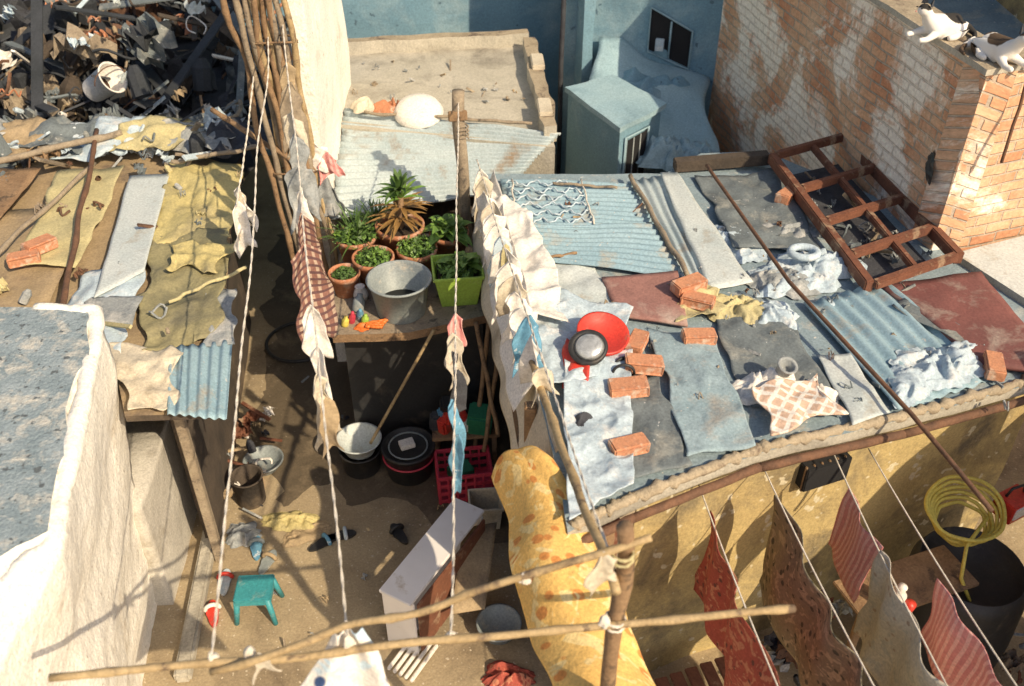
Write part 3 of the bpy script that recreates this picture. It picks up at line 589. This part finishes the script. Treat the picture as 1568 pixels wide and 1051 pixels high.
sheet('pale_blue_tarpaulin',[(.20,4.6,Z+.07),(.56,4.65,Z+.07),(.86,5.45,Z+.06),(.13,5.7,Z+.07)],G['cbl'],50,60,.05,3.0,32,.05,lift=Z+.012,thick=.005)
sheet('white_plastic_sheet',[(.05,5.3,Z+.10),(.40,5.2,Z+.09),(.18,6.6,Z+.10),(-.18,7.1,Z+.09)],G['cw'],44,70,.07,3.2,33,.06,lift=Z+.012,thick=.005)
heap('black_rag',(.43,4.28,2.22),.07,.08,.10,G['cdk'],35)
sheet('hanging_sheet',[(.30,4.05,2.26),(-.20,7.3,2.30),(-.36,7.2,1.75),(.06,4.3,1.50)],G['cbeige'],110,24,.028,1.6,36,.02,fdir='v')
sheet('hanging_sheet',[(.22,4.7,2.34),(-.16,7.35,2.36),(-.30,7.2,2.0),(.0,4.7,1.95)],G['cw'],90,24,.03,1.9,37,.04,fdir='v')
beam('wooden_post_side',(-.06,5.6,1.9),(.14,4.15,1.55),.06,.05,G['wood'])
beam('wooden_upright',(.12,4.6,0),(.12,4.6,2.1),.08,.08,G['wood'])
# ---- planter platform
parts=[rough_prism('top',[(-1.47,6.12),(-.85,6.16),(-.20,6.4),(-.22,7.7),(-1.62,7.7)],1.42,1.50,G['woodg'],G['wood'],3,.15,.02),
 prism('tank',[(-1.42,6.32),(-.25,6.55),(-.25,7.6),(-1.5,7.6)],0,1.42,G['black'])]
grp('planter_platform',parts)
z=1.5
def leafmesh(name,c,n,l,w,mat,seed,up=.5,spread=1,droop=.4,seg=5):
    r=random.Random(seed);V=[];F=[]
    for k in range(n):
        a=r.uniform(0,6.283); el=r.uniform(up*.4,up*1.5); L_=l*r.uniform(.7,1.15); d=Vector((math.cos(a)*math.cos(el),math.sin(a)*math.cos(el),math.sin(el))); s=Vector((-math.sin(a),math.cos(a),0)); o=len(V)
        b0=Vector(c)+Vector((r.uniform(-1,1),r.uniform(-1,1),r.uniform(-.3,.5)))*.02*spread
        for i in range(seg+1):
            t=i/seg; p=b0+d*L_*t+Vector((0,0,-droop*L_*t*t)); ww=w*math.sin(math.pi*min(1,.12+t*.88))*.5+.001
            V+= [p-s*ww+Vector((0,0,ww*.4)),p,p+s*ww+Vector((0,0,ww*.4))]
        for i in range(seg):
            q=o+i*3; F+=[(q,q+1,q+4,q+3),(q+1,q+2,q+5,q+4)]
    return mk(name,V,F,mat,smooth=True)
def bush(name,c,rad,h,n,mats,seed,ls=.03):
    r=random.Random(seed);V=[];F=[];I=[]
    for k in range(n):
        a=r.uniform(0,6.28);rr=rad*math.sqrt(r.random()); p=Vector((c[0]+rr*math.cos(a),c[1]+rr*math.sin(a),c[2]+h*r.random()*(1-.5*rr/rad)*(1+.8*noise.noise(Vector((math.cos(a)*2,math.sin(a)*2,seed))))))
        e=Euler((r.uniform(-1,1),r.uniform(-1,1),r.uniform(0,6.3))).to_matrix(); s=ls*r.uniform(.6,1.4);o=len(V)
        V+=[p+e@Vector(q) for q in ((-s*.45,0,0),(0,-s,0),(s*.45,0,.2*s),(0,s,0))]; F.append((o,o+1,o+2,o+3)); I.append(r.randrange(len(mats)))
    return mk(name,V,F,mats,mi=I)
def potted(nm,x,y,r,h,parts_fn):
    ps=[lathe('pot',potprof(r,h),(x,y,z),G['terra'],32),lathe('soil',[(r*.9,0),(r*.5,.012),(.001,.016)],(x,y,z+h-.055),G['soil'],24)]
    ps+=parts_fn(x,y,z+h-.04); return grp(nm,ps)
def dracaena(x,y,zz):
    o=[tube('stem',line((x,y,zz),(x+.03,y,zz+.32),8,0,.02,1),.028,G['wood'],8)]
    for i,h in enumerate((.1,.2,.3,.38)):
        o.append(leafmesh('leaves_%d'%i,(x+.02,y,zz+h),20,.32-.02*i,.042,[G['leafy'],G['leafy'],G['leafl'],G['leaf']][i],i+3,.35+.2*i,1,.35))
    return o
potted('potted_dragon_tree',-1.0,7.30,.21,.34,dracaena)
potted('potted_plant',-1.39,7.22,.18,.28,lambda x,y,q:[bush('foliage',(x,y,q),.19,.2,420,[G['leaf'],G['leafl']],4,.03),leafmesh('blades',(x,y,q),54,.44,.012,G['leaf'],7,.9,2,.3)])
potted('potted_herb',-1.20,6.90,.175,.26,lambda x,y,q:[bush('foliage',(x,y,q),.15,.09,620,[G['leaf'],G['leafl']],5,.02)])
potted('potted_herb',-.83,7.02,.17,.27,lambda x,y,q:[bush('foliage',(x,y,q),.17,.14,700,[G['leaf'],G['leafl']],6,.022)])
potted('potted_herb',-1.43,6.72,.13,.22,lambda x,y,q:[bush('foliage',(x,y,q),.10,.06,260,[G['leaf']],8,.018)])
potted('potted_broadleaf',-.56,7.25,.17,.3,lambda x,y,q:[leafmesh('leaves',(x,y,q+.03),26,.30,.11,G['leafl'],9,.8,2,.5),bush('foliage',(x,y,q),.16,.2,260,[G['leaf'],G['leafl']],9,.035)])
potted('potted_succulent',-1.25,7.52,.13,.24,lambda x,y,q:[leafmesh('blades',(x,y,q),70,.36,.018,G['leaf'],17,.9,3,.35)])
bk=[lathe('shell',vessel(.20,.25,.33,.01),(-.93,6.46,z),G['grey'],40),lathe('water',[(.2,0),(.001,.002)],(-.93,6.46,z+.08),G['black'],30),
 tube('bucket_rim',[(-.93+.262*math.cos(a*.157),6.46+.262*math.sin(a*.157),z+.325) for a in range(40)],.011,G['grey'],8,True)]
grp('grey_bucket',bk)
def tub(nm,c,w0,w1,h,mat,rz=0):
    vs=[];fs=[]
    for w,zz in((w0,0),(w1,h-.03),(w1+.03,h-.03),(w1+.03,h),(w1-.005,h),(w0-.01,.05)): vs+=[Vector((sx*w/2,sy*w*.45,zz)) for sx,sy in((-1,-1),(1,-1),(1,1),(-1,1))]
    for i in range(5):
        for k in range(4): fs.append((i*4+k,i*4+(k+1)%4,(i+1)*4+(k+1)%4,(i+1)*4+k))
    fs+=[(3,2,1,0),(20,21,22,23)]
    e=Euler((0,0,rz)).to_matrix(); o=mk(nm,[e@v+Vector(c) for v in vs],fs,mat)
    bv=o.modifiers.new('bev','BEVEL'); bv.width=.012; bv.segments=2; return o
tb=[tub('tub',(-.46,6.66,z),.30,.40,.32,G['lime'],.12),box('soil',(-.46,6.66,z+.24),(.34,.3,.03),G['soil'],.12),
    bush('foliage',(-.46,6.66,z+.25),.16,.12,300,[G['leaf'],G['leafl']],12,.03),leafmesh('leaves',(-.42,6.7,z+.28),22,.28,.09,G['leafl'],14,.9,3,.6)]
grp('lime_planter',tb)
for i,(x,y,m,h,r) in enumerate([(-1.27,6.35,'cblue',.17,.03),(-1.33,6.3,'pinkred',.14,.028),(-1.22,6.28,'lime',.1,.03),(-1.38,6.25,'yell',.09,.03),(-1.30,6.46,'grey',.15,.05)]):
    lathe('plastic_bottle',[(r,0),(r*1.05,.01),(r,h*.65),(r*.5,h*.85),(r*.45,h),(.001,h)],(x,y,z),G[m],16,(.5-.2*i,.2))
grp('orange_rubber_glove',[pole('finger_%d'%i,(-1.2,6.2+.012*i,z+.03),(-1.06+.01*i,6.18+.035*i,z+.035),.014,G['orange'],.01,i) for i in range(4)]+[heap('palm',(-1.23,6.22,z),.07,.05,.06,G['orange'],4,n=12)])
lathe('white_vase',[(.05,0),(.065,.05),(.05,.1),(.035,.12),(.045,.14),(.03,.14),(.02,.1)],(-1.29,6.62,z),G['cw'],20)
for a,b in [((-.35,6.15,.1),(-.18,6.38,1.55)),((-.12,5.9,.6),(-.30,6.3,1.5)),((-.25,6.0,.3),(-.05,6.4,1.6))]: pole('wooden_stick',a,b,.02,G['wood'],.01,1,False)
# ---- courtyard floor objects
grp('wash_basin_on_bucket',[lathe('basin',vessel(.13,.19,.15),(-1.36,6.1,.22),G['corw'],36),lathe('bucket',vessel(.16,.18,.24),(-1.36,6.1,.005),G['black'],32)])
bn=[lathe('drum',[(.19,0),(.2,.01),(.23,.3),(.24,.3),(.24,.33),(.22,.33),(.21,.30),(.001,.30)],(-.92,6.05,.005),G['black'],36),
 tube('band',[(-.92+.225*math.cos(a*.157),6.05+.225*math.sin(a*.157),.22) for a in range(40)],.010,G['pinkred'],6,True),
 box('soap_box',(-.93,6.05,.34),(.13,.1,.05),G['cw'],.4),tube('lid_ring',[(-.92+.17*math.cos(a*.157),6.05+.17*math.sin(a*.157),.32) for a in range(40)],.008,G['grey'],6,True)]
grp('black_drum_bin',bn)
pole('broom_handle',(-.64,6.16,1.52),(-1.25,6.05,.35),.014,G['bamboo'],.0,1,False)
def crate(nm,c,w,d,h,mat,rz):
    o=[box('floor',(c[0],c[1],c[2]+.015),(w,d,.02),mat,rz)]
    e=Euler((0,0,rz)).to_matrix()
    for s in(-1,1):
        for k in range(4):
            zz=c[2]+.03+h*k/3.3
            p=e@Vector((0,s*d/2,0)); o.append(box('slat_long',(c[0]+p.x,c[1]+p.y,zz),(w,.015,h*.14),mat,rz,bev=.003))
            p=e@Vector((s*w/2,0,0)); o.append(box('slat_short',(c[0]+p.x,c[1]+p.y,zz),(.015,d,h*.14),mat,rz,bev=.003))
        for k in range(7):
            p=e@Vector(((k/6-.5)*w*.99,s*(d/2+.004),0)); o.append(box('rib',(c[0]+p.x,c[1]+p.y,c[2]+h/2),(.018,.02,h),mat,rz,bev=.003))
        for k in range(5):
            p=e@Vector((s*(w/2+.004),(k/4-.5)*d*.99,0)); o.append(box('rib_side',(c[0]+p.x,c[1]+p.y,c[2]+h/2),(.02,.018,h),mat,rz,bev=.003))
    return o
grp('red_crate',crate('c',(-.42,5.85,.005),.46,.34,.30,G['pinkred'],.15)+[box('packet',(-.45,5.85,.2),(.2,.15,.1),G['green'],.5)])
grp('washing_shelf',[box('board',(-.42,6.25,.36),(.6,.3,.04),G['wood'],.1)]+[box('leg',(-.42+sx*.26,6.25+sy*.11,.17),(.04,.04,.34),G['wood'],.1) for sx in(-1,1) for sy in(-1,1)]+
 [box('packet_%d'%i,c,s,G[m],R.uniform(-.6,.6),.2,.1,.02) for i,(c,m,s) in enumerate([((-.55,6.2,.68),'black',(.16,.14,.1)),((-.5,6.15,.58),'red',(.2,.12,.1)),((-.62,6.22,.50),'cblue',(.1,.1,.22)),((-.28,6.2,.50),'green',(.22,.2,.25)),((-.45,6.2,.45),'cw',(.15,.12,.14)),((-.60,6.14,.48),'red',(.1,.1,.18)),((-.68,6.2,.48),'cdk',(.1,.1,.2))])])
tub('white_bin',(-.22,5.45,.005),.22,.26,.28,G['cbeige'],.1)
c=Vector((-.58,4.60,.0)); dr=Vector((-.47,-.83,0)).normalized(); ang=math.atan2(dr.y,dr.x); nr=Vector((-dr.y,dr.x,0))
if nr.x<0: nr=-nr
cb=[box('top_panel',c+Vector((0,0,.66)),(1.02,.27,.03),G['wpaint'],ang),
 box('side_panel',c+nr*.16+Vector((0,0,.36)),(.92,.02,.55),G['woodr'],ang),
 box('end_panel',c+dr*.47+Vector((0,0,.33)),(.02,.28,.62),G['wpaint'],ang),
 box('end_panel_back',c-dr*.47+Vector((0,0,.33)),(.02,.28,.62),G['wpaint'],ang),
 box('shelf_panel',c+Vector((0,0,.3)),(.9,.25,.02),G['wpaint'],ang)]
for k in range(5): cb.append(box('slat_%d'%k,c+dr*.52+nr*(.02+.05*k)+Vector((0,0,.06)),(.35,.025,.03),G['cw'],ang))
grp('white_cabinet',cb)
sheet('brown_door_panel',[(-.45,4.25,.35),(-.2,4.3,.35),(-.12,5.0,.5),(-.38,4.9,.55)],G['cbr'],8,8,.004,1,1,.0,thick=.02)
st=[]; cx,cy=-1.97,4.55
st.append(box('seat',(cx,cy,.27),(.28,.24,.03),G['teal'],.05,bev=.012))
st.append(box('apron_front',(cx,cy-.115,.235),(.25,.012,.05),G['teal'],.05)); st.append(box('apron_back',(cx,cy+.115,.235),(.25,.012,.05),G['teal'],.05))
for sx in(-1,1):
    for sy in(-1,1): st.append(tube('leg',[(cx+sx*.115,cy+sy*.095,.26),(cx+sx*.15,cy+sy*.13,0)],[.026,.02],G['teal'],8))
    st.append(box('apron_side',(cx+sx*.13,cy,.235),(.012,.2,.05),G['teal'],.05))
grp('plastic_stool',st)
def slipper(x,y,rz,ms,mt):
    n=20
    out=[(.045*math.cos(a)*(1.15 if math.sin(a)>0 else .9),.13*math.sin(a)) for a in [i/n*6.283 for i in range(n)]]
    V=[(p,q,.008) for p,q in out]+[(p,q,.027) for p,q in out]; F=[tuple(range(n,2*n)),tuple(range(n-1,-1,-1))]+[(i,(i+1)%n,n+(i+1)%n,n+i) for i in range(n)]
    e=Euler((0,0,rz)).to_matrix()
    s=mk('sole',[e@Vector(v)+Vector((x,y,0)) for v in V],F,G[ms])
    t=tube('strap',[e@Vector((math.cos(a/10*math.pi)*.055,.04,.025+.05*math.sin(a/10*math.pi)))+Vector((x,y,0)) for a in range(11)],.018,G[mt],6)
    grp('slipper',[s,t])
for a in [(-1.58,5.2,-.9,'black','cblue'),(-1.44,5.28,-1.3,'black','cbl'),(-2.12,5.15,.2,'cblue','grey'),(-2.0,5.0,-.3,'grey','cbr'),(-2.32,4.5,.3,'red','cw'),(-2.30,4.8,.1,'cbl','red'),(-.95,5.3,.6,'black','black'),(-2.28,5.95,.4,'red','cw')]: slipper(*a)
heap('ochre_floor_cloth',(-1.9,5.45,.005),.26,.12,.06,G['cyel'],41); heap('ochre_floor_cloth',(-1.75,5.3,.005),.22,.12,.05,G['cbr'],42,.4)
heap('grey_rag',(-2.28,5.3,.005),.14,.14,.08,G['cgr'],43)
junk('yard_litter',34,(-2.3,-.3,4.2,8.0),[g['cbr'],g['woodg'],g['cgr'],g['cdk']],55,.02,.01,.03,.09)
junk('yard_clutter',22,(-2.6,-2.2,5.2,6.6),[g['cbr'],g['woodr'],g['cgr'],g['cdk'],g['cw'],g['rust']],56,.05,.3,.12,.3)
lathe('floor_basin',vessel(.12,.16,.12),(-.1,4.35,0),G['grey'],30); heap('red_rag',(-.05,3.95,0),.2,.12,.12,G['redp'],44)
lathe('tin_bowl',vessel(.12,.17,.1),(-2.25,6.1,.005),G['grey'],30); lathe('dark_jar',vessel(.12,.13,.3),(-2.28,5.7,.005),G['darkwall'],30)
tube('bicycle_tyre',[(-2.25+.34*math.cos(a*.157),7.9+.34*math.sin(a*.157),.05) for a in range(40)],.018,G['black'],8,True)
# ---- right yard
hose=[]
for k in range(6):
    rr=.17+.018*k; hose.append(tube('coil_%d'%k,[(3.05+rr*math.cos(a*.157+k)+.02*noise.noise(Vector((a*.2,k,0))),4.33+rr*.8*math.sin(a*.157+k),1.26+.03*k+rr*.35*math.sin(a*.157+k)+.03*noise.noise(Vector((a*.2,k,5)))) for a in range(40)],.013,G['yell'],7,True))
hose.append(tube('loose_end',[(3.2,4.3,1.35),(3.0,4.1,1.3),(2.95,3.95,1.15),(3.05,3.85,.95)],.013,G['yell'],7))
grp('yellow_hose',hose)
lathe('water_barrel',[(.34,0),(.38,.1),(.40,.55),(.38,1.0),(.34,1.1),(.33,1.1),(.33,1.02),(.001,1.0)],(3.1,4.1,0),G['black'],36)
grp('red_toolbox',[box('body',(3.42,4.42,1.35),(.22,.16,.16),G['red'],.5),box('label',(3.41,4.37,1.36),(.12,.10,.10),G['cw'],.5),tube('handle',[(3.35,4.42,1.43),(3.37,4.42,1.5),(3.47,4.46,1.5),(3.49,4.46,1.43)],.01,G['black'],6)])
lathe('white_spray_bottle',[(.05,0),(.055,.02),(.055,.16),(.025,.2),(.03,.24),(.001,.25)],(2.42,3.75,1.12),G['cw'],20,(.1,.1)); lathe('red_cap_bottle',[(.035,0),(.035,.12),(.001,.13)],(2.5,3.7,1.12),G['red'],16,(.1,.1))
grp('yard_shelf',[box('board',(2.6,3.95,1.1),(.9,.35,.03),G['wood'],.35),box('leg',(2.3,3.8,.55),(.05,.05,1.08),G['wood']),box('leg_far',(2.95,4.05,.55),(.05,.05,1.08),G['wood'])])
junk('yard_clutter',60,(1.8,3.6,3.4,4.3),[g['cbr'],g['woodr'],g['cgr'],g['cdk'],g['black'],g['rust'],g['cdk'],g['cbl']],65,.05,.7,.12,.4)
vt=[box('opening',(2.02,4.37,1.75),(.34,.14,.2),G['blackh'],.37)]+[box('bar_%d'%k,(1.88+.055*k,4.27+.021*k,1.75),(.015,.02,.22),G['wood'],.37) for k in range(6)]
grp('vent_window',vt)
grp('wooden_door',[box('leaf',(.52,3.68,1.0),(.03,.26,1.95),G['woodr'],-1.0)]+[box('panel_%d'%k,(.53,3.66,.5+.6*k),(.035,.16,.45),G['wood'],-1.0) for k in range(3)])
def hang(nm,a,b,L_,mat,seed,fold=.04,freq=1.6,n=40,m=22,sag=.03,tilt=0,taper=1,peak=0):
    a=Vector(a);b=Vector(b); mid=(a+b)/2
    a2=mid+(a-mid)*taper+Vector((tilt,0,-L_));b2=mid+(b-mid)*taper+Vector((tilt,0,-L_*R.uniform(.8,1.1)))
    def ex(p,u,v):
        p.z-=sag*4*u*(1-u)*(1-v); p.z-=peak*abs(u-.5)*2; return p
    return sheet(nm,[a,b,b2,a2],mat,n,m,fold,freq,seed,.05,fdir='v',extra=ex)
ln=[((1.14,4.05,1.95),(1.42,2.2,1.9)),((1.55,4.2,1.98),(1.92,2.2,1.9)),((2.02,4.35,1.98),(2.25,2.2,1.9)),((2.3,4.4,1.9),(2.62,2.3,1.9))]
for i,(a,b) in enumerate(ln): tube('clothes_line',line(a,b,14,.04,0),.005,G['rope'],5)
hang('red_patterned_cloth',(1.17,3.84,1.92),(1.38,2.45,1.88),.75,G['redp'],51,.06,2.4,60,30)
hang('brown_patterned_cloth',(1.60,3.96,1.94),(1.87,2.45,1.88),.85,G['brnp'],52,.06,2.2,60,30)
hang('pink_towel',(2.05,4.02,1.95),(2.1,3.58,1.92),.55,G['cpk'],53,.04,3)
hang('floral_cloth',(2.11,3.54,1.92),(2.23,2.4,1.88),.75,G['flor'],54,.06,2.4,60,30)
hang('pink_towel',(2.38,3.35,1.9),(2.6,2.4,1.88),.5,G['cpk'],55,.05,2.6,50,26)
grp('wooden_bench',[box('board_%d'%i,(1.0+.11*i,3.35+.04*i,.35),(.09,.7,.025),G['woodr'],.25) for i in range(6)]+[box('bench_base',(1.3,3.4,.16),(.6,.4,.3),G['wood'],.25)])
# ---- drying rack poles and lines
pole('wooden_pole',(.45,2.5,0),(.45,2.52,3.30),.036,G['wood'],.06,7)
pole('bamboo_pole',(-1.90,2.22,2.72),(1.24,2.56,2.72),.017,G['bamboo'],.04,8,True,40); pole('bamboo_pole',(-1.25,2.26,2.70),(.56,2.52,3.24),.016,G['bamboo'],.05,9,True,36)
for zz in (3.14,2.70): tube('rope_lashing',[(.45+.046*math.cos(a*.8),2.51+.046*math.sin(a*.8),zz+.02*math.sin(a*.37)) for a in range(40)],.006,G['rope' if zz<3 else 'cyl2'],5)
def knot(c,r=.03,m='rope',seed=1):
    return heap('line_knot',(c[0],c[1],c[2]-r*.5),r,r,r*2.2,G[m],seed,n=14)
for x,s in ((-1.25,1),(-.69,2),(-.26,3),(.4,4),(-1.1,5)): knot((x,2.22+.108*(x+1.9)+.02,2.73),.028,'rope',s)
knot((.05,2.45,3.07),.03,'rope',9)
l1=line((-1.93,7.4,3.5),(-1.25,2.29,2.74),30,.06,.03,1); l2=line((-1.80,7.4,3.6),(-.69,2.36,2.74),30,.05,.015,2); l3=line((-.45,7.52,2.9),(-.26,2.40,2.74),30,.04,.015,3); l4=line((-.30,7.35,2.45),(.42,2.52,3.08),30,.06,.01,4)
for i,l in enumerate((l1,l2,l3)): twist('clothes_line',l,.006,G['rope'])
twist('clothes_line',l4,.006,G['rope'])
l5=line((-2.10,7.6,3.3),(-2.07,6.25,2.62),14,.03,.01,6); twist('clothes_line',l5,.007,G['rope'])
def onl(l,t):
    i=t*(len(l)-1);k=min(int(i),len(l)-2); return l[k].lerp(l[k+1],i-k)
def rag(nm,l,t,wd,L_,m,seed,fold=.03,freq=4,yaw=.4,taper=1.4,peak=None):
    p=onl(l,t); d=Vector((math.cos(yaw),math.sin(yaw),0))*wd*.5
    return hang(nm,p-d,p+d,L_,G[m],seed,fold,freq,22,28,0,0,taper,wd*.5 if peak is None else peak)
rag('grey_rag_hanging',l2,.16,.14,.45,'woodg',61,.04,6); rag('beige_rag',l2,.22,.16,.35,'cbeige',60,.04,6,-.5); rag('hanging_sock',l2,.27,.10,.34,'cgr',62,.03,6); rag('grey_shirt',l2,.34,.18,.42,'cgr',63,.05,5); rag('white_rag',l2,.39,.12,.3,'cw',59,.04,6,-.4)
rag('plaid_towel',l2,.50,.22,.72,'plaid',64,.04,4,.7,1.2,.04); rag('plaid_towel',l2,.44,.16,.5,'plaid',58,.04,4,.9); rag('white_cloth',l2,.60,.10,.34,'cw',65,.05,6); rag('white_cloth',l2,.66,.09,.28,'cw',57,.04,6,-.6); rag('beige_cloth',l2,.70,.10,.5,'cbeige',66,.04,5,.9); rag('brown_rag',l2,.73,.08,.42,'cbr',68,.04,5)
rag('hanging_sock',l2,.10,.1,.3,'cbr',67); rag('pink_rag',[Vector((-1.62,7.55,2.45)),Vector((-1.6,7.5,2.4))],.5,.16,.22,'cpk',69,.05,7); rag('white_rag',[Vector((-1.72,7.5,2.6)),Vector((-1.6,7.5,2.4))],.2,.18,.3,'cw',56,.05,7); rag('grey_rag_hanging',[Vector((-1.66,7.5,2.2)),Vector((-1.6,7.5,2.1))],.2,.2,.35,'cgr',55,.05,7)
rag('pink_rag',l3,.555,.09,.2,'cpk',71,.03,7); rag('patterned_rag',l3,.60,.09,.34,'flor',72,.03,6); rag('patterned_rag',l3,.625,.06,.4,'cdk',70,.03,6,1); rag('dark_rag',l3,.66,.06,.34,'cdk',73); rag('blue_cloth',l3,.71,.06,.45,'cblue',74,.03,5,.3,1.1); rag('blue_cloth',l3,.76,.07,.50,'cblue',75,.03,5,-.5,.8)
mm=['cw','cbeige','cw','flor','cw','cw','cbl','cw','cw','cbeige','cw','cw','cblue','cw']
for i in range(14):
    rag('white_garment',l4,.05+i*.042,R.uniform(.12,.2),R.uniform(.28,.42),mm[i],80+i,.05,5,R.uniform(-.9,.9),1.3)
rag('beige_garment',l4,.66,.12,.25,'cbeige',95,.04,6); rag('yellow_ribbon',l4,.34,.05,.3,'cyl2',96,.02,6)
pole('bamboo_pole',(.10,4.6,2.52),(.43,2.45,2.98),.022,G['bamboo'],.02,5)
rag('white_rag',l5,.99,.10,.42,'cw',97,.05,6,.5); rag('white_rag',l5,.86,.12,.3,'cw',98,.05,6,-.3); rag('white_rag',l5,.93,.10,.3,'cbeige',94,.05,6,.9)
def roll(p,u,v):
    s=2*u-1
    p.z-=.16*abs(s)**2.6; p.x+=.05*math.sin(v*9+u*2)*.6; p.z+=.05*math.sin(v*13+u*3)*(.4+.6*abs(s))-.05*(v>.93)*(v-.93)*14; return p
sheet('yellow_blanket',[(.22,2.45,2.02),(.84,2.45,1.98),(.24,4.06,2.34),(-.10,4.14,2.10)],G['orangeb'],60,110,.03,2.3,99,.05,fdir='v',thick=.035,extra=roll)
sheet('printed_white_cloth',[(-1.15,2.25,2.1),(-.38,2.3,2.1),(-.62,2.41,2.75),(-.74,2.40,2.75)],G['whiteblue'],50,34,.05,3.5,101,.03,fdir='v')
rag('tied_rag',[Vector((-1.1,2.28,2.78)),Vector((-.98,2.30,2.80))],.5,.08,.14,'flor',102,.03,8); rag('tied_rag',[Vector((.34,2.47,3.22)),Vector((.40,2.47,3.2))],.5,.10,.2,'cbeige',103,.03,8)
# ---- cats
def cat(name,c,rz,patch,mir=1):
    V=[(0,0,.07),(.10,0,.085),(.16,.0,.13),(.195,0,.18),(-.10,0,.065),(-.16,.03,.05),(-.17,.10,.025),(-.12,.16,.02),(-.05,.18,.018),
       (.12,.05,.04),(.20,.07,.018),(.26,.06,.018),(.12,-.05,.04),(.20,-.07,.018),(.26,-.06,.018),(-.08,-.07,.04),(.0,-.10,.02),(.06,-.10,.018),(-.08,.07,.04),(.0,.10,.02),(.05,.10,.018),(.225,0,.205),(.262,0,.192)]
    E=[(0,1),(1,2),(2,3),(0,4),(4,5),(5,6),(6,7),(7,8),(1,9),(9,10),(10,11),(1,12),(12,13),(13,14),(4,15),(15,16),(16,17),(4,18),(18,19),(19,20),(3,21),(21,22)]
    rad=[.078,.066,.042,.040,.075,.03,.018,.015,.011,.030,.02,.018,.030,.02,.018,.045,.024,.018,.045,.024,.018,.050,.022]
    me=bpy.data.meshes.new(name+'_body'); me.from_pydata([tuple(v) for v in V],E,[]); o=bpy.data.objects.new('body',me); COL.objects.link(o)
    s=o.modifiers.new('skin','SKIN')
    for i,r in enumerate(rad): me.skin_vertices[0].data[i].radius=(r,r)
    me.skin_vertices[0].data[0].use_root=True
    s.use_smooth_shade=True; ss=o.modifiers.new('sub','SUBSURF'); ss.levels=2; ss.render_levels=2
    me.materials.append(patch); ps=[o]
    for sy in(-1,1):
        ps.append(mk('ear',[(.190,sy*.010,.235),(.215,sy*.048,.228),(.19,sy*.042,.222),(.192,sy*.038,.292)],[(0,1,3),(1,2,3),(2,0,3),(0,2,1)],G['cdk']))
        ps.append(lathe('eye',[(.001,0),(.007,.002),(.007,.006),(.001,.008)],(.262,sy*.022,.212),G['blackh'],10))
    ps.append(lathe('nose',[(.001,0),(.006,.002),(.004,.007),(.001,.008)],(.284,0,.192),G['cpk'],10))
    e=grp(name,ps,(0,0,0)); e.location=c; e.rotation_euler=(0,0,rz); e.scale=(1.1,1.1*mir,1.1); return e
catm=M('cat_fur_black_patches',(.86,.83,.78),(.80,.76,.70),4,.95,.2,pat=pat_patches([((-.06,.0,.15),.10),((.21,.0,.27),.075),((-.16,.1,.03),.08)],(.03,.027,.025)),grain=0)
catm2=M('cat_fur_tabby_patches',(.86,.83,.78),(.80,.76,.70),4,.95,.2,pat=pat_patches([((.03,.0,.15),.09),((-.13,.0,.12),.07),((.20,-.02,.26),.07),((-.1,.17,.02),.09)],(.10,.065,.04)),grain=0)
cat('cat',(3.20,6.95,3.67),3.5,catm); cat('cat',(3.40,6.52,3.67),-1.3,catm2,-1)
# ---------------------------------------------------------------- light, sky, camera
el=math.radians(39); az=Vector((.68,-.735)).normalized()
sd=Vector((az.x*math.cos(el),az.y*math.cos(el),math.sin(el)))
w=bpy.data.worlds.new('World'); sc.world=w; w.use_nodes=True; nt=w.node_tree; bg=nt.nodes['Background']
sk=nt.nodes.new('ShaderNodeTexSky'); sk.sky_type='NISHITA'; sk.sun_disc=False; sk.sun_elevation=el; sk.sun_rotation=math.atan2(sd.x,sd.y); sk.dust_density=3
nt.links.new(sk.outputs[0],bg.inputs[0]); bg.inputs[1].default_value=.12
ld=bpy.data.lights.new('sun','SUN'); ld.energy=5; ld.angle=math.radians(.5); ld.color=(1,.82,.57)
lo=bpy.data.objects.new('sun',ld); COL.objects.link(lo); lo.rotation_euler=(-sd).to_track_quat('-Z','Y').to_euler(); lo.location=(5,-5,12)
cd=bpy.data.cameras.new('camera'); co=bpy.data.objects.new('camera',cd); COL.objects.link(co); sc.camera=co
co.location=(0,0,6.2); co.rotation_euler=(math.radians(52),0,0); cd.lens=33.3; cd.sensor_width=36; cd.clip_end=1000
cd.dof.use_dof=True; cd.dof.focus_distance=7.0; cd.dof.aperture_fstop=1.4
